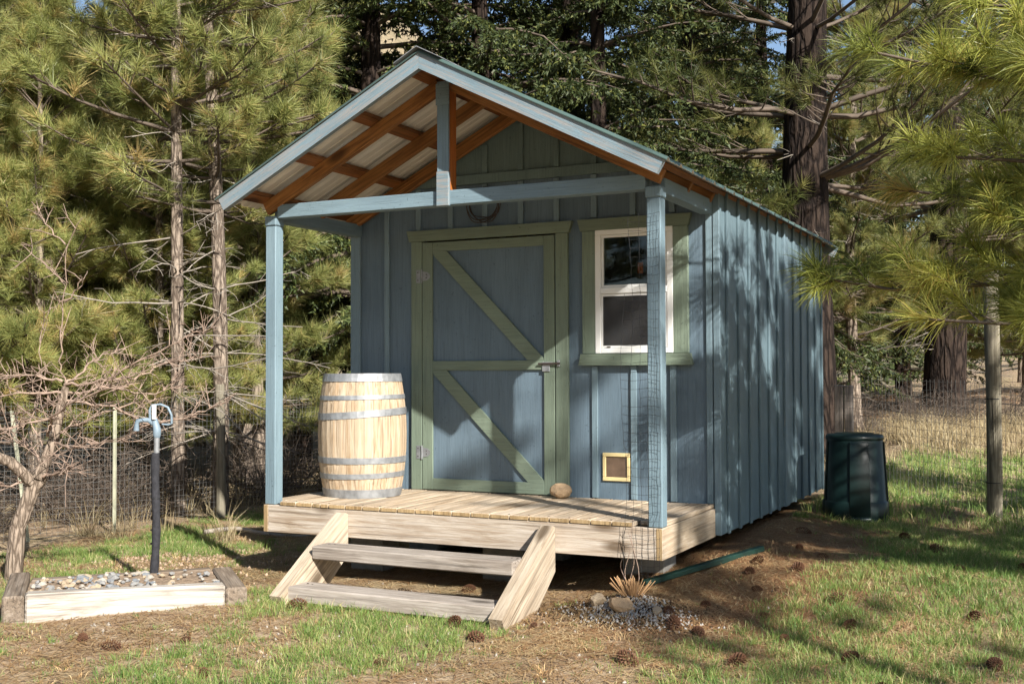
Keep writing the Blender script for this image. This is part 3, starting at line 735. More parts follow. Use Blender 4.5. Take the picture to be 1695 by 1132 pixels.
BEDM = mat_plain('bed soil and chips', (0.25, 0.185, 0.13), 0.95, 0, 0.5, 40, 0.6, .1)
bs = obj('bed_soil', mesh_np('bed_soil', np.stack([px_, py_, pz_], -1).reshape(-1, 3) - np.array([A0[0], A0[1], -.5]), np.stack([I, I + 1, I + n + 1, I + n], -1), BEDM, smooth=True), bed, (A0[0], A0[1], -.5))
bs['kind'] = 'stuff'
SM = [rock_mesh(40 + i, STONES[i % 4], 1, .35, .62) for i in range(8)]
r_ = np.random.default_rng(21)
for i in range(170):
    a = r_.uniform(.02, 1.1); b = r_.uniform(.11, .74)
    if a > .75 and r_.random() < .6: a = r_.uniform(.02, .75)
    s = r_.uniform(.011, .032) * (1.3 if i < 18 else 1)
    q = A0 + U * a + Vv * b
    o = obj('stone', SM[r_.integers(8)], None, (q[0], q[1], -.395 + s * .2), (r_.uniform(-.3, .3), r_.uniform(-.3, .3), r_.uniform(0, 6)))
    o.scale = (s * 1.2, s, s); tag(o, 'rounded pale or grey stone lying in the timber edged bed', 'stone', 'stones in the raised bed')

# ------------------------------------------------------------------ soil heap with cut stump, rocks and grit
hpx, hpy = 2.82, -.18
for i, (x, y, s, m) in enumerate([(2.79, -.30, .062, ROCKT), (2.61, -.24, .052, STONES[2]), (2.99, -.28, .03, STONES[2])]):
    o = obj('rock', rock_mesh(70 + i, m, 3, .5, .9), None, (x, y, gz(x, y) + s * .5), (0, .3, i)); o.scale = (s * 1.25, s, s)
    tag(o, ['square tan rock leaning on the cut stems by the porch corner', 'pale flat topped rock on the soil heap by the steps', 'small ochre rock on the gritty heap below the netting'][i], 'rock')
def chips(n, cx, cy, sx, sy, s0, s1, seed, lift):
    r = np.random.default_rng(seed); x = cx + r.normal(size=n) * sx; y = cy + r.normal(size=n) * sy; z = ground(x, y) + lift
    s = r.uniform(s0, s1, n); tet = np.array([[1, 0, -.5], [-.6, .8, -.5], [-.5, -.9, -.4], [.1, .1, .8]]) 
    d = tet[None] + r.normal(size=(n, 4, 3)) * .25
    V = np.stack([x, y, z], -1)[:, None] + d * s[:, None, None]
    F = (np.array([[0, 1, 3], [1, 2, 3], [2, 0, 3], [0, 2, 1]])[None] + 4 * np.arange(n)[:, None, None]).reshape(-1, 3)
    return V.reshape(-1, 3), F
V, F = chips(1000, hpx + .02, hpy - .12, .17, .08, .004, .011, 5, .012); tag(obj('grit', mesh_np('grit', V, F, PERL)), 'white grit scattered over the soil heap', 'grit', kind='stuff')
V, F = chips(6000, hpx, hpy - .03, .22, .13, .006, .018, 6, .0); tag(obj('soil_crumbs', mesh_np('soil_crumbs', V, F, SOIL)), 'dark soil crumbs heaped at the porch corner', 'soil', kind='stuff')
r_ = np.random.default_rng(8); pts_ = []
for i in range(90):
    a = r_.uniform(0, 6.28); rr = r_.uniform(0, .045); d = np.array([math.cos(a) * rr * 2.2, math.sin(a) * rr * 2.2 - .01, r_.uniform(.07, .12)])
    b0 = np.array([math.cos(a) * rr, math.sin(a) * rr, 0]); pts_.append(([b0, b0 + d], [.003, .0025]))
sx_, sy_ = 2.80, -.17
tag(tubes('cut_stems', pts_, 4, mat_plain('dry cut stems', (0.45, 0.27, 0.13), .8), None, (sx_, sy_, gz(sx_, sy_) - .01)), 'clump of dry cut back stems on the soil heap under the netting', 'stems')
vp = []
for i in range(4):
    k = np.linspace(0, 1, 9); vp.append((np.stack([2.70 + .025 * i + .022 * np.sin(k * 6 + i * 2) , -.045 - .015 * np.cos(k * 5 + i), gz(2.66, -.1) + k * (.22 + .08 * i)], 1), .0035 - .002 * k))
tag(tubes('dead_vine', vp, 4, TWIGF), 'thin dead vine climbing the netting at the porch corner', 'vine')
# green metal strip on the ground
p0 = np.array([2.70, .30]); p1 = np.array([3.22, 1.20])
ln = float(np.hypot(*(p1 - p0))); an = math.atan2(*(p1 - p0)[::-1]); c = (p0 + p1) / 2
o = obj('edging_strip', cbox_mesh((ln, .05, .035), .004, GRNMET), None, (c[0], c[1], (gz(*p0) + gz(*p1)) / 2 + .03)); o.rotation_euler = (0, -math.atan2(gz(*p1) - gz(*p0), ln), an)
tag(o, 'green painted steel strip lying on the needle litter beside the deck', 'metal strip')
# ------------------------------------------------------------------ pine cones
def cone_mesh():
    V = []; F = []
    r = np.random.default_rng(2)
    n = 90
    for i in range(n):
        t = i / (n - 1); a = i * 2.39996; rr = math.sin(math.pi * (0.08 + .86 * t)) ** .8
        c = np.array([math.cos(a) * rr * .55, math.sin(a) * rr * .55, t * 2 - 1])
        out = np.array([math.cos(a), math.sin(a), .15 + .75 * (t - .35)]); out /= np.linalg.norm(out)
        side = np.array([-math.sin(a), math.cos(a), 0]); upv = np.cross(out, side)
        l = .42 * rr + .12; w = .17; b = len(V)
        V += [c - side * w * .5, c + side * w * .5, c + out * l + side * w, c + out * l - side * w, c + out * (l + .06) + upv * -.09, c + out * l * .9 - upv * .09]
        F += [(b, b + 1, b + 2, b + 3), (b + 3, b + 2, b + 4), (b, b + 3, b + 5), (b + 1, b + 5, b + 2), (b + 3, b + 4, b + 5), (b + 2, b + 5, b + 4)]
    me = bpy.data.meshes.new('pine_cone'); me.from_pydata([tuple(v) for v in V], [], F); me.materials.append(CONE); return me
CM = cone_mesh()
cones = [(2.216, -.99), (.85, -1.72), (.63, -2.02), (2.05, -1.66), (3.43, -1.62), (3.15, -1.17), (3.62, -.92), (3.28, -.45), (3.17, .05), (3.38, .42), (3.55, -.03), (4.32, -1.05), (3.95, -1.55), (4.1, -.6), (3.52, .9), (3.6, 1.3), (3.4, 1.5), (3.98, 2.35),
         (4.45, 1.3), (4.6, .3), (3.05, -.25), (3.12, -.38), (3.72, -.35), (3.85, .35), (4.0, -.05), (4.9, .75), (1.24, -.13), (1.95, -.75), (.88, -.78), (2.38, -.62), (1.9, .1), (1.55, .15), (3.25, .75), (4.75, -.45), (1.45, -2.25), (.35, -1.95), (3.75, -1.9), (4.25, 1.9), (4.8, 1.5), (3.3, 2.1), (3.25, .95), (4.35, .85)]
r_ = np.random.default_rng(31)
for i, (x, y) in enumerate(cones):
    s = r_.uniform(.02, .037)
    o = obj('pine_cone', CM, None, (x, y, gz(x, y) + s * r_.uniform(.45, .95)), (math.pi / 2 + r_.uniform(-.5, .5), r_.uniform(-.3, .3), r_.uniform(0, 6.3))); o.scale = (s, s, s * 1.5)
    tag(o, 'open brown pine cone lying on the ground among grass and needles', 'pine cone', 'pine cones on the ground')

# ------------------------------------------------------------------ fences
def polyline(pts, step):
    out = [np.array(pts[0], float)]
    for a, b in zip(pts[:-1], pts[1:]):
        a = np.array(a, float); b = np.array(b, float); n = max(1, int(round(np.hypot(*(b - a)) / step)))
        out += [a + (b - a) * k / n for k in range(1, n + 1)]
    return np.array(out)
def wire_mesh(parent, pts, h, cell, mat, rad, seed, name='wire_mesh'):
    r = np.random.default_rng(seed); q = polyline(pts, cell); z0 = ground(q[:, 0], q[:, 1]) + .01
    paths = []
    for (x, y), z in zip(q, z0):
        k = np.linspace(0, 1, 4); paths.append((np.stack([x + r.normal(size=4) * .003, y + r.normal(size=4) * .003, z + k * h], 1), np.full(4, rad)))
    qs = q[::4]; zs_ = z0[::4]
    for j in range(int(h / cell) + 1):
        paths.append((np.stack([qs[:, 0], qs[:, 1], zs_ + j * cell + r.normal(size=len(qs)) * .004], 1), np.full(len(qs), rad)))
    return tubes(name, paths, 3, mat, parent, wloc(parent) * 0, smooth=False)
fl = [(-3.5, -1.0), (-2.95, .52), (-2.64, 1.2), (-2.52, 2.42), (-2.3, 5.0), (-2.0, 9.0)]
fence = empty('wire_fence', (-2.64, 1.2, gz(-2.64, 1.2)), 'galvanised square mesh wire fence on steel and timber posts in front of the young pines', 'fence')
wire_mesh(fence, fl, 1.18, .05, WIRE, .0013, 1)
def tpost(parent, x, y, h, lean=(0, 0)):
    z = gz(x, y) - .1
    V = []; prof = [(-.018, -.003), (-.003, -.003), (-.003, -.022), (.003, -.022), (.003, -.003), (.018, -.003), (.018, .003), (-.018, .003)]
    for t in (0, 1):
        for a, b in prof: V.append((a + lean[0] * t, b + lean[1] * t, t * (h + .1)))
    n = len(prof); F = [tuple(range(n)), tuple(range(2 * n - 1, n - 1, -1))] + [(i, (i + 1) % n, n + (i + 1) % n, n + i) for i in range(n)]
    return obj('steel_post', mesh_py('steel_post', V, F, TPOST), parent, (x, y, z))
tpost(fence, -2.91, .50, 1.12, (-.16, -.06)); tpost(fence, -2.61, 1.16, 1.13); tpost(fence, -3.47, -1.0, 1.2)
def round_post(parent, x, y, h, r, mat, name='timber_post'):
    k = np.array([0, .15, .3, .5, .7, .85, .985, 1.0, 1.0005]); z = gz(x, y)
    o = tubes(name, [(np.stack([.008 * np.sin(k * 4), .005 * np.cos(k * 3), -.1 + (h + .1) * k], 1), np.array([r] * 7 + [r * .9, .001]) * (1 + .03 * np.sin(k * 9)))], 14, mat, parent, (x, y, z))
    return o
round_post(fence, -2.47, 2.40, 1.32, .045, POSTW); round_post(fence, -2.27, 5.0, 1.3, .05, POSTW); round_post(fence, -1.98, 8.98, 1.3, .05, POSTW)
fr = [(2.75, 6.5), (4.5, 3.98), (6.2, 1.6), (7.6, -.4)]
fence2 = empty('deer_fence', (4.5, 3.98, gz(4.5, 3.98)), 'thin dark wire mesh fence on tall round timber posts beyond the compost bin', 'fence')
wire_mesh(fence2, fr, 1.15, .075, WIRED, .0018, 2)
tp = round_post(fence2, 4.49, 3.95, 2.15, .062, POSTW)
for zz in (.32, 1.02): tubes('wire_tie', [([(0, 0, zz - .004), (0, 0, zz + .004)], [.066, .066])], 14, BLACKP, tp, (4.49, 3.95, gz(4.49, 3.95)))
round_post(fence2, 6.2, 1.58, 2.1, .06, POSTW)
board('square_post', fence2, SQPOST, (2.72, 6.45, gz(2.78, 6.5) - .1), (2.81, 6.54, .77), .006)
board('square_post', fence2, SQPOST, (2.825, 6.46, gz(2.78, 6.5) - .1), (2.91, 6.55, .765), .006)

# ------------------------------------------------------------------ trees
def needles(C, Dr, n, ln, wd, rng, back=.12, bend=False, tbase=.5, wide=.95, droop=.12):
    """tufts: C centres (N,3), Dr directions (N,3); n needles each"""
    N = len(C); C = np.repeat(C, n, 0); Dd = np.repeat(Dr, n, 0); M = len(C)
    rv = rng.normal(size=(M, 3)); rv -= Dd * (rv * Dd).sum(1)[:, None]; rv /= np.linalg.norm(rv, axis=1)[:, None] + 1e-9
    a = rng.uniform(.12, wide, M) ** .8 * 1.25
    nd = Dd * np.cos(a)[:, None] + rv * np.sin(a)[:, None]; nd[:, 2] -= droop * rng.random(M); nd /= np.linalg.norm(nd, axis=1)[:, None]
    o = C - Dd * (rng.random(M) * back)[:, None] + rv * .004
    l = ln * rng.uniform(.7, 1.12, M) * np.repeat(rng.uniform(.62, 1.15, N), n)
    sd = np.cross(nd, rng.normal(size=(M, 3))); sd /= np.linalg.norm(sd, axis=1)[:, None] + 1e-9
    tint = np.clip(np.repeat(rng.normal(tbase, .17, N) + .5 * (rng.random(N) < .04), n) + rng.normal(0, .14, M), 0, 1)
    if not bend:
        V = np.stack([o - sd * wd / 2, o + sd * wd / 2, o + nd * l[:, None]], 1).reshape(-1, 3)
        return V, np.arange(M * 3).reshape(-1, 3), np.repeat(tint, 3)
    mid = o + nd * (l * .55)[:, None]; tip = o + nd * l[:, None]; tip[:, 2] -= l * rng.uniform(.02, .16, M)
    V = np.stack([o - sd * wd / 2, o + sd * wd / 2, mid + sd * wd * .45, mid - sd * wd * .45, tip], 1).reshape(-1, 3)
    b = np.arange(M) * 5
    F = np.concatenate([np.stack([b, b + 1, b + 2], 1), np.stack([b, b + 2, b + 3], 1), np.stack([b + 3, b + 2, b + 4], 1)])
    return V, F, np.repeat(tint, 5)
def branch_path(p, az, el, ln, curve, rng, k=6):
    d = np.array([math.cos(az) * math.cos(el), math.sin(az) * math.cos(el), math.sin(el)]); pts = [np.array(p, float)]
    for i in range(k - 1):
        d = d + np.array([0, 0, curve / k]) + rng.normal(size=3) * .08; d /= np.linalg.norm(d); pts.append(pts[-1] + d * ln / (k - 1))
    return np.array(pts)
def bough(path, r0, ln, rng, live, dead, C, Dr, spread=1.0, dens=1.0, is_dead=False):
    k = len(path); (dead if is_dead else live).append((path, np.linspace(r0, r0 * .25 + .002, k)))
    nsub = int(ln * 7 * dens) + 2
    end = path[-1] - path[-2]; end /= np.linalg.norm(end)
    if not is_dead: C.append(path[-1]); Dr.append(end)
    for j in range(nsub):
        t = rng.uniform(.25, .98); f = t * (k - 1); i = min(int(f), k - 2); p = path[i] + (path[i + 1] - path[i]) * (f - i)
        d = path[i + 1] - path[i]; d /= np.linalg.norm(d)
        side = np.cross(d, [0, 0, 1]); side /= np.linalg.norm(side) + 1e-6
        s = side * rng.choice([-1, 1]) * rng.uniform(.5, 1.1) + d * rng.uniform(.4, 1.0) + np.array([0, 0, rng.uniform(-.25, .45)])
        if is_dead: s += rng.normal(size=3) * .5
        s /= np.linalg.norm(s); l = (.16 + .42 * ln * (1 - t) * rng.uniform(.5, 1)) * spread
        q = [p]
        for m in range(3):
            s = s + np.array([0, 0, .14 if not is_dead else rng.uniform(-.4, .3)]) + rng.normal(size=3) * .12; s /= np.linalg.norm(s); q.append(q[-1] + s * l / 3)
        rr = max(.0028, r0 * .3)
        (dead if is_dead else live).append((np.array(q), np.linspace(rr, .002, 4)))
        if not is_dead:
            C.append(q[-1]); Dr.append(s)
            if l > .3:
                C.append(q[2]); v = s + rng.normal(size=3) * .5; Dr.append(v / np.linalg.norm(v))
def build_tree(name, trunk, live, dead, crown, mats, loc=(0, 0, 0)):
    V, F = tube_arrays([trunk], 14); me_t = mesh_np('trunk', V, F, mats[0], smooth=True)
    V, F = tube_arrays(live, 4); me_l = mesh_np('limbs', V, F, mats[1], smooth=True)
    me_d = None
    if dead: V, F = tube_arrays(dead, 3); me_d = mesh_np('dead_twigs', V, F, DEADW, smooth=True)
    me_c = mesh_np('crown', crown[0], crown[1], mats[2], tint=crown[2])
    return dict(trunk=me_t, limbs=me_l, dead_twigs=me_d, crown=me_c)
def gen_pine(seed, H, r0, cb, R, nn=46, nl=.20, wd=.0062, dens=1.0, deadn=1.0, bark=None, bend=False, tbase=.5, nmat=None):
    rng = np.random.default_rng(seed); k = 26; t = np.linspace(0, 1, k)
    bx_ = .10 * np.sin(t * rng.uniform(3, 5) + rng.uniform(0, 6)) * H / 9; by_ = .10 * np.sin(t * rng.uniform(3, 5) + rng.uniform(0, 6)) * H / 9
    tp_ = np.stack([bx_ - bx_[0], by_ - by_[0], t * H - .15], 1); tr_ = r0 * (1 - t) ** .85 + .012; tr_[0] *= 1.25
    live, dead, C, Dr = [], [], [], []
    z = .9
    while z < H - .15:
        f = (z + .15) / H * (k - 1); i = min(int(f), k - 2); p = tp_[i] + (tp_[i + 1] - tp_[i]) * (f - i)
        u = (z - cb) / (H - cb)
        nb = rng.integers(3, 6)
        for j in range(nb):
            az = rng.uniform(0, 6.283)
            if u < 0:
                if rng.random() > .5 * deadn: continue
                l = rng.uniform(.5, 1.25) * min(1, R / 1.4); bough(branch_path(p, az, rng.uniform(-.35, .3), l, rng.uniform(-.5, .3), rng), .011, l, rng, live, dead, C, Dr, .8, .8, True)
            else:
                l = max(.25, R * min(1, u / .12 + .55) * (1 - u) ** .75 * rng.uniform(.75, 1.15)); el = -.12 + 1.0 * u + rng.uniform(-.15, .2)
                bough(branch_path(p, az, el, l, .55, rng), .009 + .010 * l, l, rng, live, dead, C, Dr, 1.0, dens)
                if rng.random() < .35 * deadn and u < .6:
                    l2 = rng.uniform(.4, .9); bough(branch_path(p, az + 1, -.2, l2, -.2, rng), .008, l2, rng, live, dead, C, Dr, .8, .7, True)
        z += rng.uniform(.26, .42) * max(.75, H / 11)
    C.append(tp_[-1]); Dr.append(np.array([0, 0, 1.0]))
    Cn, Dn = np.array(C), np.array(Dr)
    cr = needles(Cn, Dn, nn, nl, wd, rng, .14, bend, tbase)
    return build_tree('pine', (tp_, tr_), live, dead, cr, (bark or BARKP, LIMB, nmat or NEEDLE))
def gen_fir(seed, H, r0, cb, R, step=.32, bl=.085):
    rng = np.random.default_rng(seed); k = 24; t = np.linspace(0, 1, k)
    tp_ = np.stack([.1 * np.sin(3 * t), .08 * np.sin(4 * t + 1), t * H - .15], 1); tr_ = r0 * (1 - t) ** .9 + .02
    live, dead, O, Dn = [], [], [], []
    z = 1.0
    while z < H - .2:
        u = (z - cb) / (H - cb); p = tp_[min(int(z / H * (k - 1)), k - 1)].copy(); p[2] = z
        for j in range(rng.integers(3, 6)):
            az = rng.uniform(0, 6.283)
            if u < 0:
                if rng.random() < .6:
                    l = rng.uniform(.6, 1.6); bough(branch_path(p, az, -.2, l, -.3, rng), .014, l, rng, live, dead, [], [], .8, .6, True)
                continue
            l = max(.3, R * (1 - u) ** .8 * rng.uniform(.7, 1.15)); pa = branch_path(p, az, .15 + .3 * u, l, -.75, rng, 7)
            live.append((pa, np.linspace(.012 + .012 * l, .004, 7)))
            nb = int(l * 31)
            for b in range(nb):
                tt = rng.uniform(.12, 1); f = tt * 6; i = min(int(f), 5); q = pa[i] + (pa[i + 1] - pa[i]) * (f - i); d = pa[i + 1] - pa[i]; d /= np.linalg.norm(d)
                sd = np.cross(d, [0, 0, 1]); sd /= np.linalg.norm(sd) + 1e-6
                s = sd * rng.choice([-1, 1]) * rng.uniform(.5, 1) + d * rng.uniform(.3, .9) + np.array([0, 0, rng.uniform(-.75, .05)]); s /= np.linalg.norm(s)
                ll = rng.uniform(.18, .5) * (1.1 - .5 * tt); m = max(5, int(ll * 46)); ts = np.sort(rng.random(m)) * ll
                sag = np.zeros((m, 3)); sag[:, 2] = -.5 * ts ** 2
                O.append(q + s * ts[:, None] + sag); Dn.append(np.repeat(s[None], m, 0))
        z += step * rng.uniform(.7, 1.3)
    O = np.concatenate(O); Dn = np.concatenate(Dn); M = len(O)
    cr = needles(O, Dn, 1, bl, .030, rng, .0, False, .45, 1.0, .25)
    return build_tree('fir', (tp_, tr_), live, dead, cr, (BARKD, LIMB, FIRN))
def place(kind, name, x, y, rz, sc, label, group, cat='tree', lean=(0, 0)):
    e = empty(name, (x, y, gz(x, y)), label, cat, group); e.rotation_euler = (lean[0], lean[1], rz); e.scale = (sc, sc, sc)
    for n_ in ('trunk', 'limbs', 'dead_twigs', 'crown'):
        if kind[n_] is None: continue
        o = bpy.data.objects.new(n_, kind[n_]); COL.objects.link(o); o.parent = e
        if n_ != 'trunk': o['kind'] = 'stuff'
    return e
PINES = [gen_pine(100 + i, H, r0, cb, R, nn=66, nl=.22, wd=.0062, dens=1.4, tbase=.63) for i, (H, r0, cb, R) in enumerate([(9.5, .085, 1.5, 1.75), (8.5, .075, .8, 1.9), (11, .11, 1.7, 2.0), (7.0, .07, .3, 1.8)])]
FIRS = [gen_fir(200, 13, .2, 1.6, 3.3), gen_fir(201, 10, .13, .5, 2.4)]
SLIM = [gen_pine(150, 10.5, .062, 2.9, 1.55, nn=50, nl=.215, wd=.0075, dens=.85, deadn=2.0, tbase=.62), gen_pine(151, 12, .078, 3.1, 1.6, nn=50, nl=.215, wd=.0075, dens=.85, deadn=2.0, tbase=.62)]
HIGH = gen_pine(160, 12.5, .09, 6.0, 1.05, nn=45, nl=.22, wd=.008, dens=.6, deadn=.6)
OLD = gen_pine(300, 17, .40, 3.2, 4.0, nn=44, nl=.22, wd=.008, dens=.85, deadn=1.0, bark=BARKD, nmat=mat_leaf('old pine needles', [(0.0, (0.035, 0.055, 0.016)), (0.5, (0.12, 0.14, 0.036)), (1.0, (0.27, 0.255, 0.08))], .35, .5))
LBL = dict(A='slim grey pine with bare lower twigs just behind the mesh fence', )
place(SLIM[0], 'pine_tree', -2.98, 2.36, .3, 1.0, 'leaning slim pine with forked grey dead twigs behind the wire fence', 'young pines behind the wire fence', lean=(0, -.02))
place(SLIM[1], 'pine_tree', -2.78, 2.75, 2.1, .95, 'taller slim pine beside the round timber fence post', 'young pines behind the wire fence', lean=(0, -.012))
THK = 'bushy young pine in the sunlit thicket beyond the wire fence'
for i, (x, y, k, s) in enumerate([(-5.14, 2.48, 1, .78), (-6.09, 4.24, 2, .55), (-5.1, 1.2, 3, 1.05), (-7.41, 6.38, 0, 1.1), (-4.5, 5.2, 2, 1.15), (-9.48, 5.35, 1, 1.2), (-10.8, 8.0, 3, .8), (-9.4, 9.9, 1, 1.25), (-6.7, 9.0, 0, 1.2), (-4.15, 3.7, 3, .8), (-8.5, 3.6, 2, 1.0), (-4.5, 1.9, 3, .8), (-6.4, 2.9, 3, 1.3), (-3.9, 2.9, 1, .72), (-5.6, 6.8, 1, 1.3), (-3.7, 4.6, 1, .95)]):
    place(PINES[k], 'pine_tree', x, y, i * 1.7, s, THK, 'young pines behind the wire fence')
FAR = 'tall pine standing deep in the forest behind the shed'
for i, (x, y) in enumerate([(-15.9, 11.1), (-15.2, 13.7), (-11.7, 14.3), (-9.1, 13.4), (-1.8, 14.7), (-2.0, 20.2), (1.5, 22.5), (4.1, 22.1), (-.6, 31), (1.5, 36.5), (-2.4, 26.7), (5.9, 20.8), (3.5, 35.2), (5.2, 28),
                            (-29, 19.1), (-39, 29.6), (-29.7, 24.3), (-29.7, 30), (-21.5, 24), (-21, 29.7), (-20, 36), (-13.6, 29), (-12, 35.3), (-9.7, 42), (-5.3, 34.3), (-6.4, 49), (-2.6, 41), (1, 48.5), (7.3, 47), (5.4, 56), (-17.8, 42.5), (-26, 42)]):
    place(PINES[i % 3], 'pine_tree', x, y, i * 2.3, 1.15 + .25 * ((i * 7) % 5) / 5, FAR, 'far forest pines')
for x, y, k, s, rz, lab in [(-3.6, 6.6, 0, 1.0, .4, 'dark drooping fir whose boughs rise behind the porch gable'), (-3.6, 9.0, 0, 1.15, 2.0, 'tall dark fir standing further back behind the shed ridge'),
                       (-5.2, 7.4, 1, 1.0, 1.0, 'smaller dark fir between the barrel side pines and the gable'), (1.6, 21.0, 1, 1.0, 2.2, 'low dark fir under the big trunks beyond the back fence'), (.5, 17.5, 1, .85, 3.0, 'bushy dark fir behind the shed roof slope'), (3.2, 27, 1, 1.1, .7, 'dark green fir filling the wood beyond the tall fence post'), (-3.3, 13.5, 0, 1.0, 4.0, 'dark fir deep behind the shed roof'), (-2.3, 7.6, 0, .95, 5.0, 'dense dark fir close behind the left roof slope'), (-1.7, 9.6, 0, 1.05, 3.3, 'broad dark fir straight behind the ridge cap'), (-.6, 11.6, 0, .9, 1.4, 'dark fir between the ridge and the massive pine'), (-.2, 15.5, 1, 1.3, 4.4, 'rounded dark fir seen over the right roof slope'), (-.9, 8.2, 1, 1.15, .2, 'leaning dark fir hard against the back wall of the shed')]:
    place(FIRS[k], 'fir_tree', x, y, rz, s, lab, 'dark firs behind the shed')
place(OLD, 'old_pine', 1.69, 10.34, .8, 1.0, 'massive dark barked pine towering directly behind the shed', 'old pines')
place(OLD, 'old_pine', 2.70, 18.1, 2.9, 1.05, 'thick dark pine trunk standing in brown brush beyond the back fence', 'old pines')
place(PINES[0], 'pine_tree', 1.5, 15.3, 1.0, 1.2, 'thin pale trunked pine between the two massive dark trunks', None)
# ---- near pine on the right: boughs reach into the picture, its crown shades the shed side
rng = np.random.default_rng(77)
NX, NY = 7.4, .75; NZ = gz(NX, NY)
live, dead, C, Dr = [], [], [], []
k = 20; t = np.linspace(0, 1, k); H = 8.2
tp_ = np.stack([.08 * np.sin(4 * t), .06 * np.sin(3 * t + 1), t * H - .15], 1); tr_ = .13 * (1 - t) ** .85 + .015
def to(tipw, z0, sag=.25):
    s = np.array([0, 0, z0]); e = np.array(tipw) - np.array([NX, NY, NZ]); u = np.linspace(0, 1, 8)[:, None]
    pth = s + (e - s) * u; pth[:, 2] -= sag * np.sin(u[:, 0] * np.pi) ; pth += rng.normal(size=pth.shape) * .025; pth[0] = s; pth[-1] = e
    l = float(np.linalg.norm(e - s)); bough(pth, .022, l, rng, live, dead, C, Dr, .85, 1.15)
for tip, z0 in [((4.0, .15, 2.75), 3.2), ((3.72, .35, 1.48), 2.2), ((4.35, -.05, 1.2), 2.0), ((4.3, .1, 2.1), 2.8), ((4.95, -.5, 2.4), 3.0), ((5.1, -.3, 1.75), 2.4), ((4.6, .5, 3.0), 3.6), ((4.9, .5, 1.4), 1.9), ((5.3, -.2, 2.9), 3.5),
                ((4.4, 1.1, 3.3), 3.9), ((5.6, 1.4, 3.3), 3.9), ((5.2, .1, 1.2), 1.7), ((4.15, .6, 2.0), 2.6), ((4.5, .3, 2.6), 3.1), ((5.0, .2, 2.2), 2.7), ((4.7, .1, 1.75), 2.3)]:
    to(tip, z0)
z = 2.6
while z < H - .2:
    p = tp_[min(int(z / H * (k - 1)), k - 1)].copy(); u = (z - 2) / (H - 2)
    for j in range(4):
        az = rng.uniform(0, 6.283); l = max(.3, 1.9 * (1 - u) ** .7 * rng.uniform(.7, 1.1))
        bough(branch_path(p, az, -.05 + .9 * u, l, .5, rng), .02, l, rng, live, dead, C, Dr, 1.0, .48)
    z += rng.uniform(.4, .6)
Cn, Dn = np.array(C), np.array(Dr)
near = build_tree('near', (tp_, tr_), live, dead, needles(Cn, Dn, 115, .215, .0042, rng, .17, True, .56, .95, .2), (BARKP, LIMB, NEEDLEF))
place(near, 'pine_tree', NX, NY, 0, 1, 'near pine reaching long needled yellow green boughs in front of the shed side', None)
place(HIGH, 'pine_tree', 12.6, -6.2, 1.0, 1.0, 'tall bare stemmed pine out in the yard whose high crown throws dapples on the porch', None)
place(SLIM[0], 'pine_tree', 9.5, -.7, 1.2, .95, 'pine standing in the yard to the right of the compost bin', None)
for i, (x, y) in enumerate([(-13, -13), (-9, -17), (-5, -15), (-1, -18), (3, -16), (7, -19), (-16, -8), (10, -22), (-3, -22), (1, -24)]):  # unseen pines, added for window reflections and less sky light
    place(PINES[i % 3], 'pine_tree', x, y, i * 1.9, 1.3, 'unseen pine added behind the camera facing the porch', 'pines facing the porch')
place(PINES[0], 'pine_tree', 8.6, 3.4, 4.0, .95, 'pine by the deer fence to the right of the yard', None)

# hillside wood far away: one mass
r_ = np.random.default_rng(55); n = 900
ii = r_.integers(0, HV.shape[0], n); jj = r_.integers(0, HV.shape[1], n)
pos = HV[ii, jj] + np.stack([r_.uniform(-3, 3, n), r_.uniform(-3, 3, n), np.zeros(n)], 1)
keep = fbm(pos[:, 0] * .03, pos[:, 1] * .03) > .44; pos = pos[keep]; n = len(pos)
m = 90; hgt = r_.uniform(7, 14, n); tt = r_.random((n, m)); an = r_.uniform(0, 6.283, (n, m)); rad = (1 - tt) * hgt[:, None] * .17 * r_.uniform(.4, 1.1, (n, m))
c = pos[:, None] + np.stack([rad * np.cos(an), rad * np.sin(an), 1 + tt * hgt[:, None]], -1)
dv = np.stack([np.cos(an), np.sin(an), -.3 + 0 * an], -1) * (.5 + .9 * (1 - tt))[..., None]; sd = np.stack([-np.sin(an), np.cos(an), 0 * an], -1) * .35
Vf = np.stack([c - sd, c + sd, c + dv], 2).reshape(-1, 3); tint = np.repeat(np.clip(np.repeat(r_.normal(.5, .2, n), m) + r_.normal(0, .15, n * m), 0, 1), 3)
FARM = mat_leaf('far conifers', [(0, (.03, .045, .015)), (.6, (.075, .095, .028)), (1, (.14, .14, .045))], .2, .7)
tag(obj('hillside_forest', mesh_np('hillside_forest', Vf, np.arange(len(Vf)).reshape(-1, 3), FARM, tint=tint)), 'far conifers scattered over the dry hillside', 'forest', kind='stuff')

